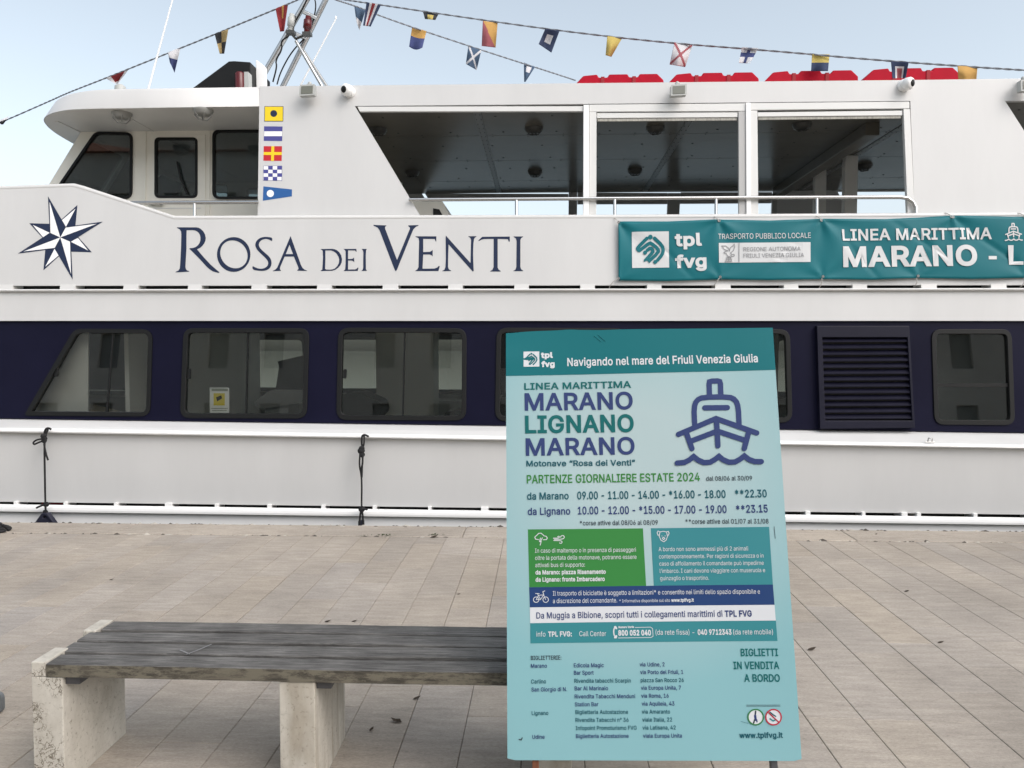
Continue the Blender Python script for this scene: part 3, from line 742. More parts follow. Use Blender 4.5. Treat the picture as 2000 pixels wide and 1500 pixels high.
mb = MB(); mb.box((bx2.uv(478, 150)[0], 9.48, c[1] - .2), (bx2.uv(486, 150)[0], 9.6, c[1] + .09)); mb.build('hood_bracket', GREYB, sb)
mb = MB(); mb.solid([bx.uvs([(508, 126), (512, 127), (527, 140), (528, 205), (510, 205)])], bx.p3, .16, .10); mb.build('mast_step', WL, ferry, bevel=.01)

# lower saloon: what shows through the glass
mb = MB(); mb.box((-4.75, 8.55, .28), (-4.70, 12.6, 1.96)); mb.build('saloon_bulkhead', INT, ferry)
q = SidePlane(8.02); mb = MB(); mb.solid([q.uvs([(40, 640), (172, 640), (172, 860), (40, 860)])], q.p3, 0, -.02); mb.build('lining_panel', M('lining_white', (.72, .71, .67), .5), ferry)
q = SidePlane(8.15); mb = MB(); mb.solid([q.uvs([(60, 772), (205, 806), (225, 850), (60, 850)])], q.p3, 0, -.3); mb.build('window_shelf', M('shelf_beige', (.30, .25, .18), .6), ferry, bevel=.01)
mb = MB(); q = SidePlane(8.5); mb.solid([q.uvs([(1790, 630), (2020, 630), (2020, 860), (1790, 860)])], q.p3, 0, -.05); mb.build('added_dark_wall', M('dark_wall_grey', (.10, .105, .105), .5), ferry)  # dark wall added behind the last window to block the far window's light
for xs2 in (-2.6, .3, 2.7): 
    mb = MB(); mb.box((xs2, 11.9, .28), (xs2 + .9, 12.5, 1.96)); mb.build('locker_wall', INT, ferry)

# ------------------------------------------------------------------ writing and marks on the ferry
HULL = SidePlane(SP.a - .06, SP.k)
def C(ox, oy, s, pts): return [(ox + x * s, oy + y * s) for x, y in pts]
LET = []
a_ = lambda pts: C(335, 435, .09, pts); b_2 = lambda pts: C(485, 435, .09, pts); c_ = lambda pts: C(615, 435, .09, pts); d_ = lambda pts: C(725, 435, .09, pts); e_ = lambda pts: C(860, 435, .09, pts)
LET.append([a_([(120, 100), (540, 100), (585, 108), (630, 130), (690, 185), (728, 250), (745, 330), (738, 390), (715, 445), (670, 505), (620, 548), (555, 578), (700, 750), (850, 910), (950, 998), (1045, 1075), (1025, 1090), (950, 1072), (895, 1055), (830, 1012), (760, 950), (600, 775), (390, 565), (400, 552), (470, 547), (530, 525), (575, 490), (610, 440), (628, 380), (630, 320), (618, 265), (590, 220), (550, 185), (510, 168), (455, 161), (330, 163), (326, 300), (326, 560), (312, 800), (305, 960), (315, 1008), (340, 1035), (385, 1050), (385, 1062), (90, 1078), (90, 1066), (150, 1040), (180, 995), (190, 900), (208, 560), (215, 250), (210, 190), (180, 145), (120, 112)])])
LET.append([a_(circle((1351, 690), 363, 40, 378)), a_(circle((1356, 686), 318, 40, 282, math.radians(50)))])
LET.append([b_2(chaikin([(520, 325), (522, 400), (490, 388), (440, 362), (380, 350), (310, 365), (255, 405), (228, 460), (234, 515), (275, 575), (370, 660), (450, 730), (495, 800), (509, 870), (495, 945), (450, 1002), (380, 1038), (300, 1048), (200, 1040), (95, 1020), (88, 935), (150, 970), (220, 995), (300, 1000), (370, 978), (420, 935), (436, 880), (420, 820), (370, 760), (260, 660), (185, 580), (154, 510), (152, 465), (172, 405), (222, 350), (300, 315), (380, 306), (450, 312)], 1, True))])
LET.append([b_2([(918, 290), (1145, 920), (1180, 985), (1225, 1020), (1275, 1038), (1275, 1046), (1065, 1042), (1065, 1030), (1090, 1005), (1085, 965), (990, 735), (790, 735), (690, 970), (688, 1010), (710, 1035), (710, 1044), (535, 1052), (535, 1042), (590, 1015), (625, 980), (660, 900)]), b_2([(895, 480), (972, 680), (815, 680)])])
LET.append([c_([(120, 572), (380, 567), (425, 574), (475, 595), (530, 640), (572, 710), (590, 790), (582, 860), (555, 920), (510, 975), (450, 1018), (380, 1042), (250, 1045), (130, 1050), (130, 1038), (163, 1018), (170, 900), (178, 750), (172, 610), (150, 586)]), c_([(228, 603), (350, 602), (410, 622), (465, 665), (510, 730), (530, 800), (524, 870), (490, 940), (440, 990), (390, 1012), (330, 1020), (250, 1016), (222, 1000), (230, 800)])])
LET.append([c_([(620, 570), (900, 568), (908, 630), (890, 625), (875, 602), (722, 601), (722, 790), (800, 786), (830, 776), (850, 752), (855, 855), (830, 832), (800, 822), (722, 820), (720, 1015), (870, 1014), (910, 1000), (930, 975), (948, 980), (930, 1045), (630, 1048), (630, 1038), (660, 1015), (668, 880), (668, 620), (650, 588)])])
LET.append([c_([(1015, 568), (1130, 570), (1112, 598), (1106, 700), (1108, 1000), (1116, 1022), (1135, 1045), (1010, 1048), (1040, 1016), (1050, 980), (1052, 640), (1045, 602)])])
LET.append([d_([(50, 48), (330, 58), (330, 72), (302, 90), (302, 125), (562, 810), (842, 130), (840, 105), (805, 75), (805, 58), (1025, 50), (1030, 62), (970, 90), (920, 140), (900, 180), (560, 1020), (535, 1055), (510, 1020), (180, 160), (140, 105), (50, 65)])])
LET.append([d_([(960, 295), (1415, 295), (1412, 410), (1398, 405), (1378, 352), (1130, 352), (1130, 638), (1270, 632), (1310, 612), (1335, 590), (1335, 735), (1310, 705), (1270, 690), (1130, 690), (1115, 998), (1370, 995), (1430, 975), (1470, 935), (1488, 945), (1460, 1048), (960, 1050), (960, 1040), (1005, 1010), (1028, 960), (1035, 640), (1042, 400), (1028, 335), (960, 303)])])
LET.append([e_([(120, 278), (655, 875), (660, 700), (668, 370), (652, 330), (610, 302), (610, 294), (785, 292), (785, 300), (750, 325), (730, 360), (718, 460), (712, 700), (725, 1055), (700, 1055), (180, 470), (172, 700), (168, 960), (185, 1010), (235, 1040), (235, 1048), (45, 1053), (45, 1045), (90, 1020), (112, 960), (120, 780), (115, 330)])])
LET.append([e_([(910, 305), (1508, 300), (1508, 410), (1485, 410), (1470, 358), (1245, 352), (1245, 970), (1265, 1015), (1310, 1048), (1310, 1060), (1085, 1060), (1085, 1048), (1130, 1022), (1156, 960), (1158, 352), (950, 355), (890, 368), (835, 402), (828, 385)])])
LET.append([e_([(1590, 298), (1800, 298), (1800, 305), (1755, 335), (1738, 375), (1738, 960), (1755, 1010), (1800, 1042), (1800, 1050), (1585, 1052), (1585, 1044), (1630, 1018), (1650, 960), (1656, 400), (1642, 345), (1590, 306)])])
mb = MB()
for lo in LET: poly(mb, HULL, lo, 0, .002)
mb.build('name_lettering', INK, bulwark)
# compass star
st = lambda pts: C(30, 375, .12, pts); ce = (735, 740)
tips = [(538, 85), (1410, 488), (932, 1412), (58, 998)]; not_ = [(822, 575), (898, 808), (645, 915), (570, 668)]   # N,E,S,W ; NE,SE,SW,NW
shorts = [((1005, 225), 0, (755, 455), (972, 545)), ((1232, 975), 1, (1025, 745), (920, 965)), ((465, 1262), 2, (712, 1035), (495, 945)), ((242, 515), 3, (450, 740), (550, 525))]
def facet(tip, nc, cc, d):     # white facet whose outer edge tip-nc is moved in by d
    t, n_, c0 = map(np.array, (tip, nc, cc)); t = t.astype(float); e0 = (n_ - t) / np.linalg.norm(n_ - t); nn = np.array([-e0[1], e0[0]])
    if nn @ (c0 - t) < 0: nn = -nn
    ft = d / (nn @ (c0 - t)); return [tuple(t + (c0 - t) * (ft + .02)), tuple(n_ + (c0 - n_) * min(.3, d / max(1e-6, (nn @ (c0 - n_)))) if False else n_ + nn * d * .35), tuple(c0)]
mb = MB()
for tp, k, a, b in shorts: poly(mb, HULL, [offset_loop(st([tp, a, not_[k], b]), .9)], 0, .0015)
for tp, k, a, b in shorts:
    poly(mb, HULL, [st(facet(tp, a, not_[k], 15))], 1, .0022)
for k in range(4): poly(mb, HULL, [offset_loop(st([tips[k], not_[k], ce, not_[k - 1]]), .9)], 0, .003)
wh_notch = [3, 0, 1, 2]
for k in range(4):
    nn = not_[3] if k == 0 else not_[0] if k == 1 else not_[1] if k == 2 else not_[2]
    poly(mb, HULL, [st(facet(tips[k], nn, ce, 15))], 1, .0038)
mb.build('compass_star', [INK, WL], bulwark)
# five painted signal flags on the side wall
FY, FR, FB, FN = M('sticker_yellow', srgb(235, 205, 20), .4), M('sticker_red', srgb(190, 25, 35), .4), M('sticker_blue', srgb(32, 88, 150), .4), M('sticker_violet', srgb(70, 70, 140), .4)
fl = lambda pts: C(0, 0, .35, pts)
WS = SP
def sticker(items):
    mb = MB()
    for mi, lp, o in items: poly(mb, WS, [fl(lp)], mi, o)
    mb.build('flag_sticker', [FY, INK, WL, FN, FR, FB], upper)
sticker([(1, [(1476, 593), (1582, 593), (1581, 678), (1475, 678)], .0015), (0, [(1479, 596), (1579, 596), (1578, 675), (1478, 675)], .0025), (1, circle((1528, 634), 19), .0035)])
sticker([(3, [(1474, 705), (1577, 706), (1575, 787), (1472, 786)], .0015), (2, [(1475, 733), (1575.5, 733), (1574.5, 760), (1474, 760)], .0025)])
sticker([(4, [(1472, 816), (1574, 816), (1572, 898), (1470, 897)], .0015), (0, [(1515, 816), (1531, 816), (1529, 898), (1513, 898)], .0025), (0, [(1472, 849), (1573.5, 849), (1573, 865), (1471, 865)], .0029)])
it = [(3, [(1470, 925), (1575, 925), (1574, 1009), (1468, 1008)], .0012), (2, [(1472, 927), (1573, 927), (1572, 1007), (1470, 1006)], .002)]
for i in range(4):
    for j in range(4):
        if (i + j) % 2 == 1 or False:
            x0 = 1472 + 25.2 * j; y0 = 927 + 20 * i; it.append((3, [(x0, y0), (x0 + 25.2, y0), (x0 + 25, y0 + 20), (x0, y0 + 20)], .003))
sticker(it)
sticker([(5, [(1470, 1040), (1630, 1057), (1629, 1096), (1467, 1120)], .0015), (2, circle((1509, 1080), 20), .0025)])
#%%PART3
# ================================================================== TEAL BANNER tied to the bulwark
TEAL = M('banner_teal', (.007, .135, .16), .45, var=.05, vs=2, spec=.2)
BWHITE = M('print_white', (.58, .59, .59), .5)
TIE = M('tie_cord', (.45, .43, .40), .8); BGREY = M('print_grey', (.22, .22, .23), .5)
b_l = HULL.uv(1207, 490)[0]; eyes = [HULL.uv(*p) for p in [(1207, 433), (1403, 430), (1603, 429), (1857, 423), (2110, 421), (1207, 547), (1405, 544), (1605, 543), (1790, 542), (2000, 541)]]
def bwarp(u, v):
    d = 0.0
    for i, (ex, ez) in enumerate(eyes):
        r = math.hypot(u - ex, v - ez); a = math.atan2(v - ez, u - ex)
        d += (.016 if i < 5 else .008) * math.sin(5 * a + 1.7 * i) * math.exp(-r / .33) * min(1, r / .06)
    d += .004 * math.sin(9 * u + 5 * v) * math.sin(3.1 * u - 7 * v + 1)
    for k, (cx, cz, an, A) in enumerate([(3.75, 2.72, -.62, .012), (4.5, 2.62, -.62, .014), (1.35, 2.5, -.8, .008), (2.4, 2.55, .75, .007), (3.2, 2.5, -.9, .01)]):
        x, y = (u - cx) * math.cos(an) + (v - cz) * math.sin(an), -(u - cx) * math.sin(an) + (v - cz) * math.cos(an)
        d += A * math.exp(-(y / .022) ** 2 - (x / .28) ** 2)
    return -d
BAN = SidePlane(SP.a - .095, SP.k, bwarp)
btop = [(1207, 432.5), (1305, 432.5), (1403, 428.5), (1503, 430.5), (1603, 427), (1730, 428), (1857, 421), (1980, 423.5), (2110, 419)]
bbot = [(1207, 548), (1306, 549), (1405, 546), (1505, 547), (1605, 545), (1700, 546.5), (1790, 543), (1900, 545), (2000, 543), (2110, 543)]
tx = np.array([BAN.uv(*p) for p in btop]); bxx = np.array([BAN.uv(*p) for p in bbot])
us = np.linspace(b_l, tx[-1, 0], 230); rows = []
for j in range(25):
    t = j / 24; row = []
    for u in us:
        z1 = np.interp(u, tx[:, 0], tx[:, 1]); z0 = np.interp(u, bxx[:, 0], bxx[:, 1]); z = z1 + (z0 - z1) * t
        row.append(BAN.p3(u, z))
    rows.append(row)
banner = empty('advertising_banner', (0, 7.9, 2.6), 'long teal ferry line banner with white lettering tied along the upper bulwark', 'banner')
mb = MB(); mb.grid(rows, 0, True); cl = mb.build('banner_cloth', TEAL, banner)
sm = cl.modifiers.new('thickness', 'SOLIDIFY'); sm.thickness = .0015
mb = MB(); LOGO_SQ = [(340, 280), (1060, 270), (1068, 975), (345, 985)]
def fine(poly_px, n=10):
    (x0, y0), (x1, y1), (x2, y2), (x3, y3) = poly_px; out = []
    for i in range(n):
        r = []
        for j in range(n):
            q = []
            for s_, t in ((j / n, i / n), ((j + 1) / n, i / n), ((j + 1) / n, (i + 1) / n), (j / n, (i + 1) / n)):
                q.append(((1 - t) * ((1 - s_) * x0 + s_ * x1) + t * ((1 - s_) * x3 + s_ * x2), (1 - t) * ((1 - s_) * y0 + s_ * y1) + t * ((1 - s_) * y3 + s_ * y2)))
            out.append(q)
    return out
def logo(mb, surf, mp, wpx, mw, mt, off):
    """the transport company's hand-like mark in a white square; mp maps the drawing to pixels"""
    for q in fine([mp(p) for p in LOGO_SQ], 8): poly(mb, surf, [q], mw, off)
    k = wpx
    s1 = [(632, 408), (462, 578), (450, 618), (482, 650), (520, 622), (672, 505), (712, 497), (852, 608), (860, 680), (668, 860), (632, 880), (600, 845), (625, 815), (752, 672), (752, 640), (705, 590), (642, 640)]
    s2 = [(782, 405), (930, 545), (958, 640), (925, 735), (842, 832)]
    for n_, s_ in enumerate((s1, s2)): pen(mb, surf, [mp(p) for p in chaikin(s_, 1)], 66 * k, mt, off + .006 + .0003 * n_, 0)
    for n_, (c, r) in enumerate((((700, 382), 46), ((598, 686), 40), ((796, 866), 40))): poly(mb, surf, [circle(mp(c), r * k, 14)], mt, off + .007 + .0003 * n_)
def boat(mb, surf, mp, k, mi, off):
    P = [([(705, 745), (700, 620), (704, 597), (728, 590), (785, 588), (808, 595), (815, 618), (820, 745)], 0), ([(555, 1030), (548, 860), (572, 785), (640, 752), (900, 748), (968, 780), (996, 855), (1003, 1030)], 1),
         ([(658, 860), (885, 858)], 0), ([(392, 1128), (770, 968), (1180, 1115)], 0), ([(520, 1195), (785, 1095), (1050, 1185)], 0), ([(775, 985), (790, 1245)], 0), ([(470, 1110), (528, 1272)], 0), ([(1100, 1105), (1055, 1272)], 0),
         ([(380, 1418), (450, 1412), (500, 1388), (545, 1352), (590, 1388), (650, 1414), (710, 1410), (760, 1382), (800, 1350), (840, 1384), (900, 1410), (960, 1408), (1010, 1382), (1055, 1347), (1100, 1382), (1160, 1404), (1225, 1405)], 0)]
    for i, (p, sm_) in enumerate(P): pen(mb, surf, [mp(q) for q in (chaikin(p, sm_) if sm_ else p)], 54 * k, mi, off + .0002 * i)
bo = .004
logo(mb, BAN, lambda p: (1200 + p[0] * .1, 425 + p[1] * .1), .1, 0, 1, bo)
mb.build('company_logo', [BWHITE, TEAL, BGREY], cl, recalc=False); mb = MB()
text(mb, BAN, 'tpl', (1318, 480), (1371, 478.5), 24, 0, .035, bo + .003); mb.build('lettering', [BWHITE, TEAL, BGREY], cl, recalc=False); mb = MB(); text(mb, BAN, 'fvg', (1319, 522.5), (1380, 521), 24, 0, .035, bo + .003); mb.build('lettering', [BWHITE, TEAL, BGREY], cl, recalc=False); mb = MB()
text(mb, BAN, 'TRASPORTO PUBBLICO LOCALE', (1402.6, 467), (1583, 465), 10.3, 0, .0, bo + .003)
mb.build('lettering', [BWHITE, TEAL, BGREY], cl, recalc=False); mb = MB()
for q in fine([(1403.6, 474.6), (1582.7, 473), (1583, 511.7), (1404, 513)], 12): poly(mb, BAN, [q], 0, bo)
text(mb, BAN, 'REGIONE AUTONOMA', (1452, 491), (1562.7, 489.6), 7.9, 2, .0, bo + .005); text(mb, BAN, 'FRIULI VENEZIA GIULIA', (1452, 503.3), (1569.5, 502), 7.9, 2, .0, bo + .005)
for i, p in enumerate([[(505, 425), (508, 775)], [(185, 480), (260, 480), (310, 520), (330, 580)], [(185, 482), (230, 545), (300, 570)], [(330, 575), (340, 520), (400, 470), (415, 440), (425, 500), (400, 570), (350, 610)], [(290, 575), (235, 590), (225, 610), (265, 620), (290, 665), (330, 680)], [(345, 610), (370, 640), (415, 635), (420, 665), (385, 680), (345, 660)], [(280, 690), (360, 690)], [(265, 725), (375, 725)], [(250, 765), (375, 765)], [(285, 690), (262, 765)], [(345, 690), (365, 765)], [(315, 690), (315, 765)]]):
    pen(mb, BAN, [(1390 + x * .105, 430 + y * .105) for x, y in p], 1.3, 2, bo + .005 + .0002 * i)
mb.build('emblem_panel', [BWHITE, TEAL, BGREY], cl, recalc=False); mb = MB()
text(mb, BAN, 'LINEA MARITTIMA', (1645, 469.5), (1937, 466.3), 21.8, 0, .02, bo + .003); mb.build('lettering', [BWHITE, TEAL, BGREY], cl, recalc=False); mb = MB()
text(mb, BAN, 'MARANO', (1646.5, 520), (1908.5, 517), 38.5, 0, .03, bo + .003); mb.build('lettering', [BWHITE, TEAL, BGREY], cl, recalc=False); mb = MB()
poly(mb, BAN, [[(1930.7, 500), (1946.7, 500), (1946.7, 506.6), (1930.7, 506.6)]], 0, bo); mb.build('lettering', [BWHITE, TEAL, BGREY], cl, recalc=False); mb = MB()
poly(mb, BAN, [[(1968.5, 479), (1979, 479), (1980.5, 510.5), (1998.8, 510.5), (1999, 517), (1971, 517)]], 0, bo)
mb.build('lettering', [BWHITE, TEAL, BGREY], cl, recalc=False); mb = MB()
boat(mb, BAN, lambda p: (1820 + (1465 + (p[0] - 355) * 360 / 895) * .0967, 415 + (215 + (p[1] - 565) * 360 / 875) * .0967), .0967 * .41 * 1.05, 0, bo)
mb.build('boat_icon', [BWHITE, TEAL, BGREY], cl, recalc=False)
mb = MB()
for i, (px, py) in enumerate([(1207, 433), (1403, 430), (1603, 429), (1857, 423), (2000, 423)]):
    mb = MB(); u, v = BAN.uv(px, py + 3); mb.tube([BAN.p3(u, v, .004), BAN.p3(u - .01, v + .03, .01), SP.p3(u - .03, v + .055, .07), SP.p3(u - .05, v + .06, .03)], .004, 6); mb.build('tie_cord', TIE, banner)
for px, dx in ((1207, -14), (1405, -9), (1605, -1), (1790, -1), (2000, -2)):
    mb = MB(); u, v = BAN.uv(px, 543); mb.tube([BAN.p3(u, v, .004), BAN.p3(u + dx * .004, v - .045, .012), SP.p3(u + dx * .0055, v - .075, .075), SP.p3(u + dx * .006, v - .1, .02)], .004, 6); mb.build('tie_cord', TIE, banner)
mb = MB()
for ex, ez in eyes:
    mb = MB(); mb.lathe(BAN.p3(ex, ez + (-.012 if ez > 2.6 else .012), .003), (0, -1, 0), [(0, .016), (.004, .014)], 12); mb.build('eyelet', STEEL, banner)

# ================================================================== the waterfront building behind the photographer: the photo shows it mirrored in the saloon windows
bld = empty('waterfront_building', (-9, -24, 0), 'pale three-storey waterfront building with arched ground floor, seen mirrored in the saloon windows', 'building')
FP = SidePlane(-24.0); BW_ = M('render_wall', (.62, .60, .55), .85, var=.08, vs=1); bx0, bx1, bz = -34.0, 32.0, 12.5  # right end lengthened to darken the reflection in the last window
hl = []
for i in range(22):
    cx = bx0 + 1.6 + i * 3.0
    hl.append([(cx - .85, .02), (cx + .85, .02), (cx + .85, 2.2)] + [(cx + .85 * math.cos(t), 2.2 + .85 * math.sin(t)) for t in np.linspace(0, math.pi, 12)[1:-1]] + [(cx - .85, 2.2)])
    for z0 in (4.6, 8.4): hl.append([(cx - .55, z0), (cx + .55, z0), (cx + .55, z0 + 1.9), (cx - .55, z0 + 1.9)])
mb = MB(); mb.solid([[(bx0, -.02), (bx1, -.02), (bx1, bz), (bx0, bz)]] + hl, lambda u, v, t: (u, -24.0 - t, v), 0, .35); wl_ = mb.build('wall', BW_, bld)
mb = MB(); mb.box((bx0, -33, 0), (bx1, -24.6, bz)); mb.build('interior_block', DARK, bld)
for h_ in hl:
    if len(h_) == 4:
        mb = MB(); mb.solid([h_], lambda u, v, t: (u, -24.2 - t, v), 0, .04); wn = mb.build('window', M('building_shutter', (.26, .27, .25), .6) if 'building_shutter' not in bpy.data.materials else bpy.data.materials['building_shutter'], bld)
mb = MB(); mb.hexa([(bx0 - .4, -33.4, bz), (bx1 + .4, -33.4, bz), (bx1 + .4, -23.5, bz), (bx0 - .4, -23.5, bz), (bx0 + 2, -30, bz + 2), (bx1 - 2, -30, bz + 2), (bx1 - 2, -27, bz + 2), (bx0 + 2, -27, bz + 2)]); mb.build('roof', M('roof_tile', (.24, .10, .06), .85, var=.2, vs=3), bld)

# ================================================================== INFORMATION BOARD
def fitboard():
    q = [(987, 645), (1509, 641), (1566, 1487), (992, 1484)]
    def corners(v):
        cx, cy, cz, h, az, tl, rl = v
        r = np.array([math.cos(az), math.sin(az), 0]); f = np.array([-math.sin(az), math.cos(az), 0]); u2 = np.array([0, 0, 1.]) * math.cos(tl) + f * math.sin(tl)
        r2 = r * math.cos(rl) + u2 * math.sin(rl); u3 = np.cross(np.cross(r2, u2), r2); c = np.array([cx, cy, cz]); wv = .97 / 2
        return [c - r2 * wv + u3 * h / 2, c + r2 * wv + u3 * h / 2, c + r2 * wv - u3 * h / 2, c - r2 * wv - u3 * h / 2], r2, u3
    def pj(p):
        d = p - CAM; z = d @ fwd; return np.array([1000 + FPX * (d @ rgt) / z, 750 - FPX * (d @ upv) / z])
    res = lambda v: np.array([pj(c) - np.array(p) for c, p in zip(corners(v)[0], q)]).ravel()
    v = np.array([.36, 2.66, .96, 1.46, 0, .2, 0.])
    for _ in range(40):
        r0 = res(v); J = np.zeros((8, 7))
        for i in range(7):
            d = v.copy(); d[i] += 1e-5; J[:, i] = (res(d) - r0) / 1e-5
        v = v - np.linalg.solve(J.T @ J + 1e-9 * np.eye(7), J.T @ r0)
    cs, r, u = corners(v); return v, cs, r, u
bv, bc, br, bu = fitboard(); BW, BH = .97, bv[3]
def pwarp(u, v):
    x, y = u / BW + .5, v / BH + .5
    return -.010 * math.sin(math.pi * x) * math.sin(math.pi * y) - .012 * max(0, (y - .93) / .07) * math.exp(-x * 9) + .0015 * math.sin(11 * x + 2) * math.sin(9 * y)
PB = Board(bv[:3], br, bu, pwarp)
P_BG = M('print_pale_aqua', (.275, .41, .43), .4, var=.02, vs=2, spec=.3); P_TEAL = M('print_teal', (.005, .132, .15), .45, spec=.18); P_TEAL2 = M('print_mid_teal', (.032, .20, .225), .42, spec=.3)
P_GRN = M('print_green', (.03, .19, .04), .42, spec=.3); P_NAVY = M('print_navy', (.016, .045, .14), .45, spec=.2); P_WHITE = M('print_board_white', (.58, .60, .62), .42)

def radial_tint(m, mid, rim):
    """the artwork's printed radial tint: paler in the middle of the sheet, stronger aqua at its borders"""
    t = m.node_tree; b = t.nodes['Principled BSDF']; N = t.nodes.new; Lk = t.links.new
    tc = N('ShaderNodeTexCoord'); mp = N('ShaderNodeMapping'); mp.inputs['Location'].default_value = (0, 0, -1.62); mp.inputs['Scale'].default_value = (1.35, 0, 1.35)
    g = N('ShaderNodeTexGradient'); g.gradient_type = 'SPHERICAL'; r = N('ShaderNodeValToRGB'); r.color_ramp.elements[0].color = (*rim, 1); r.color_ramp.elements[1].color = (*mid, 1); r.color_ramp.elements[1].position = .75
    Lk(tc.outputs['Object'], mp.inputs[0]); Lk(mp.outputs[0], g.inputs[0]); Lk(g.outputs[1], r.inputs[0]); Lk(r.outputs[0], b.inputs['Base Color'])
radial_tint(P_BG, (.37, .475, .485), (.205, .40, .43))
P_TT = M('print_teal_text', (.004, .112, .112), .45, spec=.2); P_NT = M('print_navy_text', (.028, .045, .14), .45, spec=.2); P_GT = M('print_green_text', (.035, .19, .035), .45, spec=.2); P_DK = M('print_dark_text', (.035, .048, .06), .45, spec=.2)
P_T3 = M('print_teal_small', (.010, .085, .11), .45, spec=.2); P_RED = M('print_red', (.40, .015, .04), .4); P_GD = M('print_green_ring', (.02, .16, .045), .4)
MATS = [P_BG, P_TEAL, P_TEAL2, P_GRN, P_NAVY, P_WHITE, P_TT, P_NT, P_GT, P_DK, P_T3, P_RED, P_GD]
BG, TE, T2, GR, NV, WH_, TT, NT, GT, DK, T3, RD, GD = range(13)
board = empty('information_board', (bv[0], 2.6, 0), 'tall pale aqua ferry timetable board with a teal header standing in front of the bench', 'notice board')
hw, hh = BW / 2, BH / 2
tw = lambda x: .007 * (1 - math.exp(-max(0, x - .02) * 14)) - .007 + .0025 * math.exp(-((x - .24) / .03) ** 2) - .0015 * math.exp(-((x - .36) / .05) ** 2)    # slightly crumpled top edge
def panel(off0, m, nm, par):
    mb = MB(); rows = []
    xs_ = np.linspace(0, 1, 41); ys_ = np.linspace(0, 1, 49)
    for y in ys_:
        row = []
        for x in xs_:
            cut = .006 * (max(0, 1 - x / .016) ** 2 + max(0, 1 - (1 - x) / .016) ** 2) * max(0, 1 - y / .02) if y < .02 else 0
            row.append(PB.p3((x - .5) * BW, -hh + BH * y * (1 + (tw(x) / BH) * y ** 3) + cut, off0))
        rows.append(row)
    mb.grid(rows, 0, False); o = mb.build(nm, m, par); return o
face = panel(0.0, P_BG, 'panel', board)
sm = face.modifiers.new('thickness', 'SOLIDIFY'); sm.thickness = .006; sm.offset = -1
mb = MB()
def band(pts, mi, off=.0006, n=24):
    (x0, y0), (x1, y1), (x2, y2), (x3, y3) = pts; U = [np.array(PB.uv(*p)) for p in pts]; rows = []
    for i in range(9):
        t = i / 8; rows.append([PB.p3(*((1 - t) * ((1 - s_) * U[0] + s_ * U[1]) + t * ((1 - s_) * U[3] + s_ * U[2])), off) for s_ in np.linspace(0, 1, n)])
    mb.grid(rows, mi, True)
# header follows the crumpled top
rows = []; ub = [np.array(PB.uv(987, 734.5)), np.array(PB.uv(1514, 722.5))]
for t in np.linspace(0, 1, 9):
    row = []
    for x in np.linspace(0, 1, 41):
        top = np.array([(x - .5) * BW, hh + tw(x)]); bot = ub[0] * (1 - x) + ub[1] * x; bot[0] = (x - .5) * BW
        row.append(PB.p3(*(top * (1 - t) + bot * t), .0007))
    rows.append(row)
mb.grid(rows, TE, True)
mb.build('header_band', MATS, face, recalc=False); mb = MB()
band([(1031, 1034), (1256.6, 1032), (1262.8, 1144.7), (1033.8, 1147)], GR)
band([(1272, 1031.8), (1502.3, 1029), (1509.8, 1141.7), (1277.7, 1144.2)], T2)
band([(1033.5, 1147.2), (1509.8, 1141.7), (1513, 1181.3), (1034.8, 1186.4)], NV)
band([(1034.8, 1186.5), (1513, 1181.4), (1515.4, 1212), (1035.5, 1217.2)], WH_)
band([(1035.5, 1217.3), (1515.6, 1212.2), (1518.8, 1252), (1036, 1256.8)], T2)
mb.build('colour_panels', MATS, face, recalc=False); mb = MB()
PT = lambda txt, x0, y0, x1, y1, cap, mi, b=0.0: text(mb, PB, txt, (x0, y0), (x1, y1), cap, mi, b, .0016)
lg = lambda p: (980 + (425 + (p[0] - 340) * 308 / 722) * .1, 630 + (566 + (p[1] - 278) * 296 / 705) * .1)
class _L:    # the little mark uses small offsets
    pass
def logo_small():
    for q in [[lg(p) for p in LOGO_SQ]]: poly(mb, PB, [q], WH_, .0014)
    k = .1 * 308 / 722
    s1 = [(632, 408), (462, 578), (450, 618), (482, 650), (520, 622), (672, 505), (712, 497), (852, 608), (860, 680), (668, 860), (632, 880), (600, 845), (625, 815), (752, 672), (752, 640), (705, 590), (642, 640)]
    for n_, s_ in enumerate((s1, [(782, 405), (930, 545), (958, 640), (925, 735), (842, 832)])): pen(mb, PB, [lg(p) for p in chaikin(s_, 1)], 52 * k, TE, .002 + .0001 * n_)
    for n_, (c, r) in enumerate((((700, 382), 44), ((598, 686), 40), ((796, 866), 40))): poly(mb, PB, [circle(lg(c), r * k, 12)], TE, .0023 + .0001 * n_)
logo_small()
mb.build('company_logo', MATS, face, recalc=False); mb = MB()
PT('tpl', 1056.6, 698.5, 1080, 698, 10.5, WH_, .05); PT('fvg', 1057.5, 716, 1083.5, 715.5, 10.5, WH_, .05)
PT('Navigando nel mare del Friuli Venezia Giulia', 1108.2, 714.5, 1480.4, 707, 15.5, WH_, .018)
PT('LINEA MARITTIMA', 1024, 761, 1233, 756.6, 12.8, TT, .02)
PT('MARANO', 1025, 801, 1236.5, 797.8, 33, NT, .02); PT('LIGNANO', 1025.7, 845, 1238.7, 842, 33.3, TT, .024); PT('MARANO', 1027, 889, 1240.5, 886, 33, NT, .02)
PT('Motonave “Rosa dei Venti”', 1028, 910.7, 1241.6, 908.5, 11, T3, .02)
PT('PARTENZE GIORNALIERE ESTATE 2024', 1029, 943.9, 1368, 939, 16.2, GT, .014); PT('dal 08/06 al 30/09', 1380, 938.8, 1469.4, 937.8, 8.6, DK, .01)
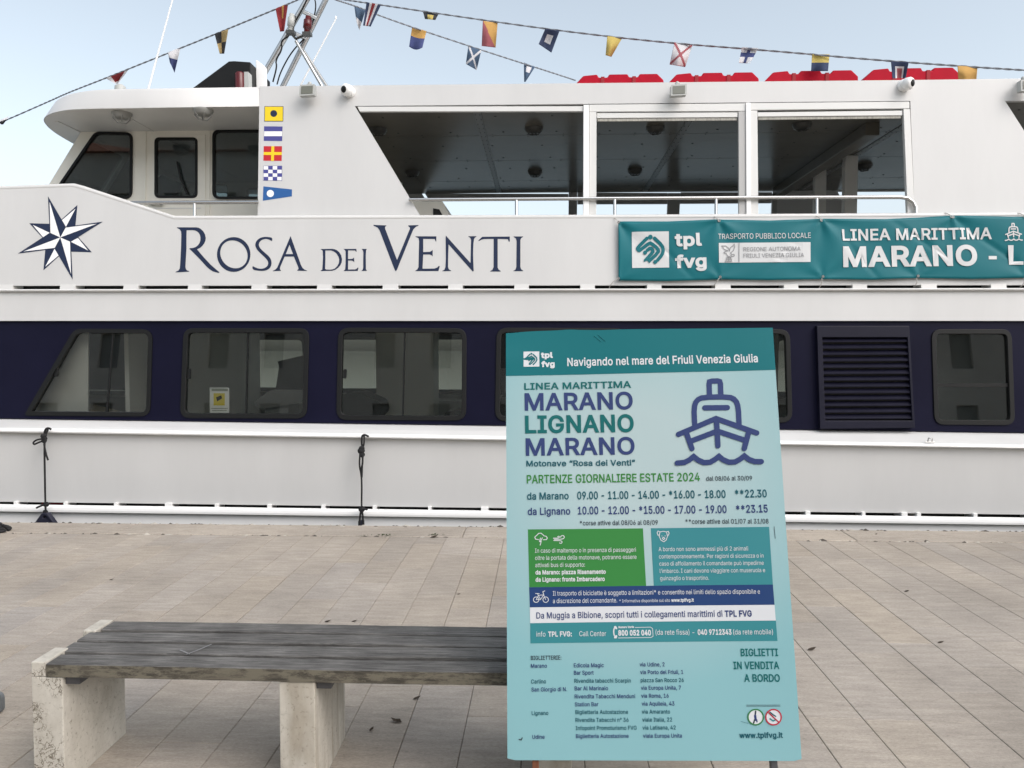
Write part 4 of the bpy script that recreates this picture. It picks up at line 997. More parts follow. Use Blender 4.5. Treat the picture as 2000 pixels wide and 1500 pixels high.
PT('da Marano', 1029.5, 975.6, 1111, 974.7, 13.6, T3, .018); PT('09.00 - 11.00 - 14.00 - *16.00 - 18.00', 1127.8, 975, 1418, 972, 15, T3, .018); PT('**22.30', 1436.4, 971.5, 1498, 971, 15, T3, .018)
PT('da Lignano', 1030.8, 1005.5, 1114, 1004.5, 13.6, NT, .018); PT('10.00 - 12.00 - *15.00 - 17.00 - 19.00', 1129, 1004.5, 1420, 1001.7, 15, NT, .018); PT('**23.15', 1438.6, 1001.7, 1500, 1000.4, 15, NT, .018)
PT('*corse attive dal 08/06 al 08/09', 1133, 1026, 1286, 1024.7, 9, DK, .008); PT('**corse attive dal 01/07 al 31/08', 1340, 1023, 1501.4, 1022.3, 9, DK, .008)
for i, (s_, x1, b) in enumerate([('In caso di maltempo o in presenza di passeggeri', 1242.8, 0), ('oltre la portata della motonave, potranno essere', 1244, 0), ('attivati bus di supporto:', 1142.8, 0), ('da Marano: piazza Risanamento', 1183.5, .03), ('da Lignano: fronte Imbarcadero', 1181.6, .03)]):
    PT(s_, 1045 + .3 * i, 1079.6 + 14.1 * i, x1, 1079.6 + 14.1 * i - (x1 - 1045) * .0095, 8.2, WH_, b)
for i, (s_, x1) in enumerate([('A bordo non sono ammessi più di 2 animali', 1461.6), ('contemporaneamente. Per ragioni di sicurezza o in', 1491.5), ('caso di affollamento il comandante può impedirne', 1491.8), ('l’imbarco. I cani devono viaggiare con museruola e', 1494.6), ('guinzaglio o trasportino.', 1385.4)]):
    PT(s_, 1287.4 + .75 * i, 1076.8 + 14.2 * i, x1, 1076.8 + 14.2 * i - (x1 - 1287) * .0098, 8.0, WH_, 0)
PT('Il trasporto di biciclette è soggetto a limitazioni* e consentito nei limiti dello spazio disponibile e', 1080, 1163.5, 1484.7, 1159.6, 8.8, WH_, 0)
PT('a discrezione del comandante.', 1080, 1178.2, 1205.8, 1177, 8.8, WH_, 0); PT('* Informativa disponibile sul sito', 1210.3, 1177, 1309.5, 1175.8, 5.8, WH_, 0); PT('www.tplfvg.it', 1311.8, 1175.8, 1356, 1175.2, 6.5, WH_, .03)
PT('Da Muggia a Bibione, scopri tutti i collegamenti marittimi di', 1047.8, 1208.2, 1412, 1204.8, 12, NT, .01); PT('TPL FVG', 1416.8, 1204.6, 1469, 1204, 12, NT, .03)
PT('info', 1047.8, 1243.5, 1065.5, 1243.3, 9.5, WH_, 0); PT('TPL FVG:', 1070.8, 1243.4, 1117, 1243, 9.8, WH_, .03); PT('Call Center', 1131.8, 1243, 1184.3, 1242.7, 9.8, WH_, 0)
PT('800 052 040', 1208, 1241.5, 1272, 1241, 10.4, WH_, .04); PT('(da rete fissa)', 1281, 1240.3, 1347.3, 1239.7, 9.8, WH_, 0); PT('-', 1353, 1240, 1357, 1240, 9, WH_, 0); PT('040 9712343', 1363.5, 1240, 1429.5, 1239.6, 10.4, WH_, .03); PT('(da rete mobile)', 1432.8, 1239.6, 1510, 1238.8, 9.8, WH_, 0)
PT('Numero Verde', 1208.5, 1227.3, 1239, 1226.6, 4, WH_, .04)
pen(mb, PB, [(1241, 1226), (1271, 1225.3), (1275, 1228), (1276, 1243), (1272, 1245.5), (1208, 1246.5)], 1.1, WH_, .0016); pen(mb, PB, chaikin([(1203, 1224.5), (1199.5, 1228), (1198.8, 1235), (1200, 1242), (1204, 1246)], 2), 2.4, WH_, .0016)
pen(mb, PB, [(1201.5, 1225), (1204, 1227.5)], 4, WH_, .0019); pen(mb, PB, [(1201.5, 1245.5), (1204, 1243)], 4, WH_, .0019)
PT('BIGLIETTERIE:', 1036.8, 1289, 1096.6, 1288.5, 8, DK, .012)
for (s_, x0, y0, x1, m) in [('Marano', 1037, 1304.4, 1068.4, NT), ('Carlino', 1037.4, 1334.9, 1066.6, T3), ('San Giorgio di N.', 1038, 1350.6, 1107.7, NT), ('Lignano', 1038.6, 1396.5, 1071, T3), ('Udine', 1039.6, 1443, 1063.8, NT),
    ('Edicola Magic', 1121, 1303.8, 1179.8, NT), ('Bar Sport', 1121, 1318.3, 1159.8, NT), ('Rivendita tabacchi Scarpin', 1122, 1334, 1232.5, T3), ('Bar Al Marinaio', 1122.5, 1348.8, 1188, NT), ('Rivendita Tabacchi Menduni', 1122.5, 1364.5, 1240.9, NT), ('Station Bar', 1122.8, 1379.9, 1169, NT),
    ('Biglietteria Autostazione', 1124, 1395, 1227, T3), ('Rivendita Tabacchi n° 36', 1124, 1410.4, 1228, T3), ('Infopoint Promoturismo FVG', 1124.5, 1426, 1243.6, T3), ('Biglietteria Autostazione', 1125, 1441.7, 1228, NT),
    ('via Udine, 2', 1249.7, 1302, 1298.6, NT), ('via Porto del Friuli, 1', 1250.7, 1317, 1335, NT), ('piazza San Rocco 26', 1251.6, 1332.7, 1336, T3), ('via Europa Unita, 7', 1252, 1347.5, 1330.6, NT), ('via Roma, 16', 1252.5, 1363, 1306.5, NT), ('via Aquileia, 43', 1253.4, 1378.4, 1317.6, NT), ('via Amaranto', 1253.8, 1394, 1309, T3), ('viale Italia, 22', 1254.5, 1409.5, 1313, T3), ('via Latisana, 42', 1255, 1425, 1320, T3), ('viale Europa Unita', 1256, 1441, 1332, NT)]:
    PT(s_, x0, y0, x1, y0 - (x1 - x0) * .006, 7.8, m, .012)
PT('BIGLIETTI', 1447.8, 1281.6, 1520, 1281, 14.4, TT, .018); PT('IN VENDITA', 1433.6, 1307, 1522.3, 1306.4, 14.4, TT, .018); PT('A BORDO', 1454.4, 1331.5, 1523.7, 1331.2, 14.4, TT, .018)
PT('www.tplfvg.it', 1444.5, 1441.3, 1529, 1440.5, 10.5, T3, .025)
bm_ = lambda p: (1250 + p[0] * .1933, 630 + p[1] * .1933)
mb.build('printed_text', MATS, face, recalc=False); mb = MB()
boat(mb, PB, bm_, .1933, NT, .0014); mb.build('boat_icon', MATS, face, recalc=False); mb = MB()
# pictograms: storm cloud, wind, dog, bicycle, litter and no-diving rounds
g1 = lambda p: (980 + p[0] * .18667, 900 + p[1] * .18667); g2 = lambda p: (1260 + p[0] * .18667, 900 + p[1] * .18667); g5 = lambda p: (980 + p[0] * .15, 1120 + p[1] * .15)
for i, p in enumerate([[(385, 825), (355, 820), (345, 800), (362, 783), (372, 775), (385, 760), (410, 757), (430, 772), (440, 785), (465, 790), (477, 808), (468, 824), (435, 826)], [(405, 808), (395, 845), (412, 845), (402, 882)], [(425, 805), (405, 845)]]): pen(mb, PB, [g1(q) for q in p], 1.5, WH_, .0015 + .0001 * i)
mb.build('storm_icon', MATS, face, recalc=False); mb = MB()
for i, p in enumerate([[(540, 810), (590, 810), (605, 798), (598, 788), (585, 795)], [(550, 822), (640, 820), (658, 800), (645, 780), (622, 785), (615, 800)], [(545, 834), (620, 835), (634, 850), (622, 866), (605, 860)]]): pen(mb, PB, [g1(q) for q in chaikin(p, 1)], 1.5, WH_, .0015 + .0001 * i)
mb.build('wind_icon', MATS, face, recalc=False); mb = MB()
for i, p in enumerate([[(160, 745), (195, 738), (228, 745), (240, 790), (225, 830), (200, 848), (170, 830), (152, 790), (160, 745)], [(162, 745), (140, 735), (130, 755), (140, 780), (152, 775)], [(228, 745), (248, 738), (256, 758), (248, 780), (238, 778)], [(182, 812), (198, 800), (212, 812), (198, 825), (182, 812)], [(180, 785), (181, 788)], [(213, 785), (214, 788)]]): pen(mb, PB, [g2(q) for q in p], 1.3, WH_, .0015 + .0001 * i)
mb.build('dog_icon', MATS, face, recalc=False); mb = MB()
for c in ((448, 342), (572, 342)): poly(mb, PB, [circle(g5(c), 6, 20), circle(g5(c), 4.7, 20)], WH_, .0016)
for i, p in enumerate([[(448, 342), (478, 285), (545, 280), (572, 342)], [(478, 285), (505, 340), (548, 275)], [(448, 342), (505, 340)], [(465, 265), (482, 290)], [(440, 262), (488, 262)], [(548, 285), (535, 238), (560, 228)]]): pen(mb, PB, [g5(q) for q in p], 1.2, WH_, .0018 + .0001 * i)
mb.build('bicycle_icon', MATS, face, recalc=False); mb = MB()
poly(mb, PB, [circle((1476, 1400.7), 14.5)], WH_, .0014); poly(mb, PB, [circle((1476, 1400.7), 16.3), circle((1476, 1400.7), 13.6)], GD, .002)
poly(mb, PB, [circle((1510.7, 1400.7), 14.5)], WH_, .0014); poly(mb, PB, [circle((1510.7, 1400.7), 16.3), circle((1510.7, 1400.7), 13.6)], RD, .002)
pen(mb, PB, [(1500, 1391), (1521.5, 1411)], 2.4, RD, .0026, cap=False)
for i, (p, m_, w_) in enumerate([([(1476, 1389.5), (1475, 1398)], DK, 3.2), ([(1475, 1398), (1476, 1406)], NT, 4.5), ([(1474, 1406), (1472, 1412)], DK, 3), ([(1478, 1406), (1478.5, 1410)], NT, 2.5), ([(1504, 1391), (1510, 1396), (1515, 1399)], T3, 2.5), ([(1504, 1404), (1510, 1408), (1514, 1406)], T2, 3)]): pen(mb, PB, p, w_, m_, .0018 + .00005 * i)
mb.build('round_signs', MATS, face, recalc=False); mb = MB()
for y in (1377.3, 1379.6): pen(mb, PB, [(1458, y), (1524, y - .3)], .7, DK, .0015, cap=False)
mb.build('small_print', MATS, face, recalc=False); mb = MB()
pen(mb, PB, [(1512, 1028), (1514.2, 1052)], .9, DK, .0015, cap=False)
mb.build('small_print', MATS, face, recalc=False); mb = MB()
# scuffs
pen(mb, PB, [(1447, 1409), (1455, 1411.5), (1462, 1413)], .6, T3, .0015); pen(mb, PB, [(1014, 1444), (1018, 1445), (1020, 1441)], 2.2, DK, .0015)
mb.build('scuff_mark', MATS, face, recalc=False)
# creases pressed into the header, clips along the top edge
mb = MB()
for a, b in (((1161, 656), (1174, 667)), ((1168, 654), (1182, 666))): mb.tube([PB.p3(*PB.uv(*a), .001), PB.p3(*PB.uv(*b), .001)], .0016, 6)
mb.build('crease', P_TEAL, face)
FR_ = M('stand_steel', (.10, .10, .105), .5, .6, var=.2, vs=8); RUST = M('rusty_steel', (.16, .055, .025), .8, var=.4, vs=30)
mb = MB()
for sx in (-.40, .415): pass
def leg(px, m, nm, w_=.011):
    u, v = PB.uv(px, 1480); top = np.array(PB.p3(u, hh - .1, -.022)); bot = np.array(PB.p3(u, v, -.022)); foot = top + (bot - top) * ((top[2] - .004) / (top[2] - bot[2]))
    mb = MB(); d = np.array([w_, 0, 0]); e = np.array([0, .012, 0])
    mb.hexa([foot - d - e, foot + d - e, foot + d + e, foot - d + e, top - d - e, top + d - e, top + d + e, top - d + e]); mb.build(nm, m, board, bevel=.002)
leg(1513.5, FR_, 'leg'); leg(1046, RUST, 'leg')
mb = MB(); t0 = np.array(PB.p3(.12, hh - .14, -.03)); mb.tube([t0, (t0[0], t0[1] + .62, .004)], .014, 8); mb.build('rear_strut', FR_, board)
mb = MB(); mb.tube([PB.p3(*(PB.uv(1046, 1470)[0], hh - .12), -.03), PB.p3(PB.uv(1513, 1470)[0], hh - .12, -.03)], .012, 8); mb.build('crossbar', FR_, board)

# ================================================================== BENCH
def wood(name, base, mossy=0.0):
    m = bpy.data.materials.new(name); m.use_nodes = True; t = m.node_tree; b = t.nodes['Principled BSDF']; N = t.nodes.new; Lk = t.links.new
    tc = N('ShaderNodeTexCoord'); mp = N('ShaderNodeMapping'); mp.inputs['Scale'].default_value = (2.2, 48, 48); Lk(tc.outputs['Object'], mp.inputs[0])
    n = N('ShaderNodeTexNoise'); n.inputs['Scale'].default_value = 2.2; n.inputs['Detail'].default_value = 9; n.inputs['Roughness'].default_value = .85; n.inputs['Distortion'].default_value = .6; Lk(mp.outputs[0], n.inputs[0])
    r = N('ShaderNodeValToRGB'); e = r.color_ramp.elements; e[0].position = .40; e[0].color = (*[c * .42 for c in base], 1); e[1].position = .60; e[1].color = (*[c * 1.65 for c in base], 1); k = e.new(.5); k.color = (*base, 1); Lk(n.outputs[0], r.inputs[0])
    n2 = N('ShaderNodeTexNoise'); n2.inputs['Scale'].default_value = 6; n2.inputs['Detail'].default_value = 7; Lk(tc.outputs['Object'], n2.inputs[0])
    r2 = N('ShaderNodeValToRGB'); r2.color_ramp.elements[0].position = .35; r2.color_ramp.elements[0].color = (.72, .72, .72, 1); r2.color_ramp.elements[1].position = .7; r2.color_ramp.elements[1].color = (1.25, 1.25, 1.25, 1); Lk(n2.outputs[0], r2.inputs[0])
    x = N('ShaderNodeMix'); x.data_type = 'RGBA'; x.blend_type = 'MULTIPLY'; x.inputs[0].default_value = 1; Lk(r.outputs[0], x.inputs[6]); Lk(r2.outputs[0], x.inputs[7]); out = x.outputs[2]
    if mossy:
        n3 = N('ShaderNodeTexNoise'); n3.inputs['Scale'].default_value = 26; n3.inputs['Detail'].default_value = 8; n3.inputs['Roughness'].default_value = .75; mp3 = N('ShaderNodeMapping'); mp3.inputs['Scale'].default_value = (.5, 1, 1.6); Lk(tc.outputs['Object'], mp3.inputs[0]); Lk(mp3.outputs[0], n3.inputs[0])
        r3 = N('ShaderNodeValToRGB'); r3.color_ramp.elements[0].position = .45; r3.color_ramp.elements[1].position = .56; Lk(n3.outputs[0], r3.inputs[0])
        y = N('ShaderNodeMix'); y.data_type = 'RGBA'; y.inputs[7].default_value = (.15, .135, .10, 1); Lk(out, y.inputs[6]); Lk(r3.outputs[0], y.inputs[0]); out = y.outputs[2]
    Lk(out, b.inputs['Base Color']); b.inputs['Roughness'].default_value = .8
    bp = N('ShaderNodeBump'); bp.inputs['Strength'].default_value = .7; bp.inputs['Distance'].default_value = .003; Lk(n.outputs[0], bp.inputs['Height']); Lk(bp.outputs[0], b.inputs['Normal'])
    return m
WOOD = wood('weathered_wood', (.105, .101, .095)); WOODF = wood('weathered_wood_edge', (.075, .066, .05), 1)
def bench_stone(name, cracks):
    m = bpy.data.materials.new(name); m.use_nodes = True; t = m.node_tree; b = t.nodes['Principled BSDF']; N = t.nodes.new; Lk = t.links.new
    tc = N('ShaderNodeTexCoord')
    n = N('ShaderNodeTexNoise'); n.inputs['Scale'].default_value = 7; n.inputs['Detail'].default_value = 9; n.inputs['Roughness'].default_value = .68; mp = N('ShaderNodeMapping'); mp.inputs['Scale'].default_value = (1, 1, .55); Lk(tc.outputs['Object'], mp.inputs[0]); Lk(mp.outputs[0], n.inputs[0])
    r = N('ShaderNodeValToRGB'); e = r.color_ramp.elements; e[0].position = .32; e[0].color = (.38, .352, .30, 1); e[1].position = .66; e[1].color = (.57, .54, .475, 1); Lk(n.outputs[0], r.inputs[0])
    sp_ = N('ShaderNodeTexNoise'); sp_.inputs['Scale'].default_value = 55; sp_.inputs['Detail'].default_value = 6; sp_.inputs['Roughness'].default_value = .8; Lk(tc.outputs['Object'], sp_.inputs[0])
    rs = N('ShaderNodeValToRGB'); rs.color_ramp.elements[0].position = .32; rs.color_ramp.elements[0].color = (.5, .47, .43, 1); rs.color_ramp.elements[1].position = .44; rs.color_ramp.elements[1].color = (1, 1, 1, 1); Lk(sp_.outputs[0], rs.inputs[0])
    x = N('ShaderNodeMix'); x.data_type = 'RGBA'; x.blend_type = 'MULTIPLY'; x.inputs[0].default_value = .8; Lk(r.outputs[0], x.inputs[6]); Lk(rs.outputs[0], x.inputs[7]); out = x.outputs[2]; hgt = rs.outputs[0]
    if cracks:
        v = N('ShaderNodeTexVoronoi'); v.feature = 'DISTANCE_TO_EDGE'; v.inputs['Scale'].default_value = 26
        wn = N('ShaderNodeTexNoise'); wn.inputs['Scale'].default_value = 30; wn.inputs['Detail'].default_value = 4; Lk(tc.outputs['Object'], wn.inputs[0])
        ad = N('ShaderNodeMix'); ad.data_type = 'RGBA'; ad.blend_type = 'LINEAR_LIGHT'; ad.inputs[0].default_value = .06; Lk(tc.outputs['Object'], ad.inputs[6]); Lk(wn.outputs[1], ad.inputs[7]); Lk(ad.outputs[2], v.inputs['Vector'])
        rc = N('ShaderNodeValToRGB'); rc.color_ramp.elements[0].position = .015; rc.color_ramp.elements[0].color = (.28, .25, .21, 1); rc.color_ramp.elements[1].position = .07; rc.color_ramp.elements[1].color = (1, 1, 1, 1); Lk(v.outputs[0], rc.inputs[0])
        mk = N('ShaderNodeTexNoise'); mk.inputs['Scale'].default_value = 9; Lk(tc.outputs['Object'], mk.inputs[0]); mr = N('ShaderNodeValToRGB'); mr.color_ramp.elements[0].position = .45; mr.color_ramp.elements[1].position = .54; Lk(mk.outputs[0], mr.inputs[0])
        y = N('ShaderNodeMix'); y.data_type = 'RGBA'; y.blend_type = 'MULTIPLY'; ge = N('ShaderNodeNewGeometry'); sx = N('ShaderNodeSeparateXYZ'); Lk(ge.outputs['Normal'], sx.inputs[0]); ng = N('ShaderNodeMath'); ng.operation = 'LESS_THAN'; ng.inputs[1].default_value = -.6; Lk(sx.outputs[1], ng.inputs[0]); mm = N('ShaderNodeMath'); mm.operation = 'MULTIPLY'; Lk(mr.outputs[0], mm.inputs[0]); Lk(ng.outputs[0], mm.inputs[1]); Lk(mm.outputs[0], y.inputs[0]); Lk(out, y.inputs[6]); Lk(rc.outputs[0], y.inputs[7]); out = y.outputs[2]
    else:
        n4 = N('ShaderNodeTexNoise'); n4.inputs['Scale'].default_value = 8; n4.inputs['Detail'].default_value = 4; m4 = N('ShaderNodeMapping'); m4.inputs['Scale'].default_value = (1, 3.2, .25); Lk(tc.outputs['Object'], m4.inputs[0]); Lk(m4.outputs[0], n4.inputs[0])
        r4 = N('ShaderNodeValToRGB'); r4.color_ramp.elements[0].position = .36; r4.color_ramp.elements[0].color = (.68, .64, .58, 1); r4.color_ramp.elements[1].position = .56; r4.color_ramp.elements[1].color = (1, 1, 1, 1); Lk(n4.outputs[0], r4.inputs[0])
        y = N('ShaderNodeMix'); y.data_type = 'RGBA'; y.blend_type = 'MULTIPLY'; y.inputs[0].default_value = .8; Lk(out, y.inputs[6]); Lk(r4.outputs[0], y.inputs[7]); out = y.outputs[2]
    Lk(out, b.inputs['Base Color']); b.inputs['Roughness'].default_value = .8
    bp = N('ShaderNodeBump'); bp.inputs['Strength'].default_value = .6; bp.inputs['Distance'].default_value = .004; Lk(hgt, bp.inputs['Height']); Lk(bp.outputs[0], b.inputs['Normal'])
    return m
ST1, ST2 = bench_stone('cracked_travertine', True), bench_stone('travertine', False)
ZS = .465; BY0 = onz(89, 1297, ZS)[1]; BY1 = onz(227, 1213.5, ZS)[1]
bench = empty('bench', (-.85, (BY0 + BY1) / 2, 0), 'backless bench of grey weathered planks on three travertine slab legs', 'bench')
TH = .048; gap = .022; pw = (BY1 - BY0 - 3 * gap) / 4
xl_lip = onz(89, 1297, ZS)[0]; xl_out = ony(60, 1330, BY0)[0]; xl_in = ony(124, 1400, BY0 + .005)[0]
xr_in, xr_out = ony(1050, 1495, BY0)[0], ony(1117, 1495, BY0)[0]; xr_lip = xr_out - (xl_lip - xl_out)
rr_ = np.random.RandomState(3)
for i in range(4):
    y0 = BY0 + i * (pw + gap); mid = i in (1, 2)
    a = (xl_lip - .024) if mid else xl_lip; b_ = (xr_lip + .024) if mid else xr_lip; a += rr_.uniform(-.006, .006)
    P = []; n = 60
    for k in range(n + 1):
        x = a + (b_ - a) * k / n; dz = .0015 * math.sin(3.1 * x + i * 2) + rr_.normal(0, .0003); dy = .0012 * math.sin(2.3 * x + i)
        P.append((x, y0 + dy, y0 + pw + dy * .5, ZS + dz - .0015 * (i == 0)))
    sec = lambda q: [(q[0], q[1], q[3] - TH), (q[0], q[1], q[3] - .003), (q[0], q[1] + .003, q[3]), (q[0], q[2] - .003, q[3]), (q[0], q[2], q[3] - .003), (q[0], q[2], q[3] - TH)]
    rows = [sec(q) for q in P]; mb = MB(); mb.grid(rows, 0, False, True); mb.add(rows[0], [(0, 1, 2, 3, 4, 5)], 0); mb.add(rows[-1], [(5, 4, 3, 2, 1, 0)], 0)
    pl = mb.build('plank', [WOOD, WOODF], bench)
    if i == 0:
        for p in pl.data.polygons:
            if p.normal.y < -.8: p.material_index = 1
    if i == 1:      # pale scratched tick
        mb = MB(); q = lambda px, py: onz(px, py, ZS + .0022); 
        for s_ in ([(352, 1269.5), (370, 1277)], [(365, 1277.5), (388, 1269), (412, 1258.5)]):
            pts = [q(*p) for p in s_]; mb.solid([stroke([(p[0], p[1]) for p in pts], .006)], lambda x, y, t: (x, y, ZS + .0022), 0, None)
        mb.build('scratch', M('scratch_mark', (.22, .22, .22), .9), pl)
def slab(x0, x1, lips, nm, m):
    mb = MB(); zt = ZS - TH - .002
    mb.box((x0, BY0 + .003, -.002), (x1, BY0 + .417, zt)); o = mb.build(nm, m, bench, bevel=.004)
    for lx0, lx1 in lips:
        for y0, y1 in ((BY0 + .003, BY0 + .142), (BY1 - .125, BY1 + .004)):
            mb = MB(); mb.box((lx0, y0, zt + .0005), (lx1, y1, ZS + .006)); mb.build('stone_lip', m, o, bevel=.005)
    mb = MB(); mb.box((x1 + .001, BY0 + .02, ZS - TH - .034), (x1 + .055, BY0 + .16, ZS - TH - .001)); mb.build('bracket', FR_, o, bevel=.002)
slab(xl_out, xl_in, [(xl_out, xl_lip - .003)], 'stone_leg', ST1)
slab(ony(545, 1400, BY0)[0], ony(615, 1400, BY0)[0], [], 'stone_leg', ST2)
slab(xr_in, xr_out, [(xr_lip + .003, xr_out)], 'stone_leg', ST2)

# ================================================================== BLACK ROPES with fender plates over the rubbing strake
def fender(name, label, ropes, knots, plate, hole=None):
    x0, y0 = ropes[0][0][0]; c = ony(x0, y0, 7.42); r_ = empty(name, (c[0], 7.4, .2), label, 'fender', 'fenders hanging from the hull side')
    mb = MB()
    for pts, wd, yd in ropes: mb.tube([ony(x, y, yd) for x, y in (chaikin(pts, 2) if len(pts) > 2 else pts)], wd, 7)
    for (x, y, r) in knots: mb.lathe(ony(x, y, 7.43) + np.array([-r, 0, 0]), (1, 0, .25), [(0, r * .5), (r * .5, r), (r * 1.4, r), (r * 2, r * .5)], 10)
    mb.build('rope', BROPE, r_)
    q = SidePlane(7.42); mb = MB(); mb.solid([q.uvs(plate)] + ([q.uvs(hole)] if hole else []), q.p3, .03, -.03); mb.build('fender_plate', RUBBER, r_, bevel=.006)
s1 = lambda p: [(50 + x * .15326, 820 + y * .15333) for x, y in p]
fender('boat_fender', 'black triangular fender hung on a thin black rope with a looped bow knot', [
    (s1([(325, 122), (290, 100), (250, 120), (235, 200)]), .010, 7.46), (s1([(290, 110), (262, 180), (245, 230)]), .009, 7.46), (s1([(245, 220), (240, 400), (246, 700), (252, 1080), (258, 1190)]), .0095, 7.41), (s1([(240, 240), (150, 250), (95, 285), (105, 318), (150, 295), (235, 262)]), .009, 7.42),
    (s1([(235, 300), (255, 420), (288, 515)]), .009, 7.40), (s1([(258, 1080), (200, 1092), (138, 1122)]), .010, 7.40)], [(*s1([(232, 215)])[0], .026), (*s1([(238, 250)])[0], .026), (*s1([(238, 275)])[0], .022), (*s1([(264, 1085)])[0], .026), (*s1([(252, 1180)])[0], .022)],
    s1([(228, 1180), (295, 1180), (400, 1330), (400, 1480), (118, 1480), (118, 1330)]), s1([(240, 1225), (276, 1225), (270, 1248), (244, 1250)]))
s2 = lambda p: [(660 + x * .14663, 830 + y * .14667) for x, y in p]
fender('boat_fender', 'black fender block hung on a doubled black rope left of the timetable board', [
    (s2([(410, 155), (365, 130), (330, 135), (318, 170), (318, 260), (330, 300)]), .010, 7.46), (s2([(350, 140), (348, 250), (335, 300)]), .009, 7.46), (s2([(295, 370), (283, 540), (310, 650), (318, 780), (314, 1110)]), .009, 7.41), (s2([(330, 400), (328, 520), (305, 620)]), .010, 7.41), (s2([(325, 520), (318, 700)]), .009, 7.405),
    (s2([(312, 1120), (295, 1200), (285, 1330)]), .010, 7.39), (s2([(320, 1130), (333, 1230), (338, 1330)]), .010, 7.39), (s2([(325, 1130), (365, 1118), (395, 1128)]), .011, 7.39)], [(*s2([(318, 320)])[0], .026), (*s2([(312, 355)])[0], .032), (*s2([(322, 405)])[0], .026), (*s2([(320, 1130)])[0], .03)],
    s2([(278, 1270), (345, 1270), (348, 1480), (272, 1480)]))

# coil of mooring rope on the kerb, dark case at the picture's left edge
mb = MB(); c = onz(0, 1032.5, .03)
for k in range(5):
    mb.tube([(c[0] - .12 + .19 * (1 - k * .1) * math.cos(t) + .01 * math.sin(3 * t), c[1] + (.11 - .012 * k) * math.sin(t), .02 + k * .012 + .006 * math.sin(2 * t + k)) for t in np.linspace(0, 6.1, 30)], .013, 7)
tag(mb.build('mooring_rope', BROPE), 'coil of black mooring rope lying on the kerb stone', 'rope')
mb = MB(); c = onz(4, 1394, .0); mb.solid([rnd([(c[0] - .3, 0.0), (c[0], 0.0), (c[0], .092), (c[0] - .3, .092)], .03)], lambda x, z, t: (x, c[1] - t, z), 0, -.02)
tag(mb.build('grey_case', M('grey_plastic', (.12, .13, .135), .5, var=.1)), 'low dark grey rounded case on the paving left of the bench', 'case')

# ================================================================== LIFE FLOATS on the roof
def float_(x0, x1, yt, lab):
    p0, p1 = ony(x0, 160, 9.0), ony(x1, 160, 9.0); zt = ony((x0 + x1) / 2, yt, 9.0)[2]; a, b = p0[0], p1[0]; L = b - a
    e = empty('life_float', ((a + b) / 2, 9.3, zt_), lab, 'life float', 'red life floats along the roof edge')
    prof = [(0, zt_ + .004), (0, zt - .12), (.10, zt - .012), (.26, zt), (.275, zt - .032), (.375, zt - .032), (.39, zt), (.60, zt), (.615, zt - .032), (.715, zt - .032), (.73, zt), (.93, zt), (1, zt - .07), (1, zt_ + .004)]
    mb = MB(); mb.solid([[(a + L * s_, z) for s_, z in prof]], lambda x, z, t: (x, 8.95 - t, z), 0, -.75); mb.build('shell', RED, e, bevel=.012)
    mb = MB()
    for s_ in (.32, .67): mb.box((a + L * s_ - .02, 8.942, zt_ + .01), (a + L * s_ + .02, 9.708, zt - .027))
    mb.build('strap', M('float_strap', (.30, .008, .016), .7), e)
for x0, x1, yt, lab in [(1121, 1295, 148, 'red ribbed life float at the roof edge, where the lower flag string ends'), (1302, 1480, 145, 'red ribbed life float on the roof behind the floodlight'), (1489, 1673, 141, 'red ribbed life float under the yellow and navy flag'), (1683, 1870, 136, 'red ribbed life float behind the navy flag with a white and red centre')]: float_(x0, x1, yt, lab)

# ================================================================== SIGNAL FLAGS on their lines
def depth_left(x): return 11.6 - 1.4 * (x / 580.0)
def depth_mid(x): return 10.2 + (x - 650) / 475 * 1.6
def depth_up(x): return 10.2 - (x - 650) / 1350 * 1.9
def line(pts, dep, lab, mat=ROPE):
    P = chaikin(pts, 2); mb = MB(); Q = [ony(x, y, dep(x)) for x, y in P]; fin = []
    for i in range(len(Q) - 1):
        for t in np.linspace(0, 1, 8)[:-1]: fin.append(Q[i] * (1 - t) + Q[i + 1] * t)
    fin.append(Q[-1]); k = np.arange(len(fin))
    for ph in (0, math.pi):
        mb.tube([p + .005 * np.array([0, math.cos(.9 * i + ph), math.sin(.9 * i + ph)]) for i, p in enumerate(fin)], .007, 5)
    tag(mb.build('flag_line', mat), lab, 'rope', 'lines that carry the signal flags')
line([(-160, 295), (-60, 262), (0, 240), (100, 196), (133, 181), (208, 152), (300, 115), (400, 75), (480, 42), (575, 3), (612, -14)], depth_left, 'flag line rising from the lower left to the mast')
line([(628, -14), (655, 0), (690, 10), (760, 38), (880, 78), (1000, 117), (1060, 136), (1124, 157)], depth_mid, 'short flag line running from the mast down to the first red float')
line([(630, -10), (655, -3), (740, 9), (900, 33), (1100, 61), (1300, 83.5), (1500, 98.5), (1700, 116.5), (1900, 131), (2060, 141), (2200, 150)], depth_up, 'long flag line running from the mast across to the right edge')
c_ = lambda n, r, g, b: M('cloth_' + n, tuple(.72 * q + .28 * .6 * srgb(r, g, b)[1] + .03 for q in srgb(r, g, b)), .85, var=.10, vs=9, spec=.1)
CL = {'w': c_('white', 205, 203, 205), 'r': c_('red', 150, 30, 38), 'y': c_('yellow', 190, 165, 45), 'o': c_('orange', 196, 145, 40), 'k': c_('black', 32, 34, 40), 'b': c_('blue', 48, 62, 120), 'n': c_('navy', 28, 48, 86), 's': c_('slate', 52, 82, 112), 'p': c_('pink', 165, 80, 88), 'g': c_('tan', 165, 140, 78)}
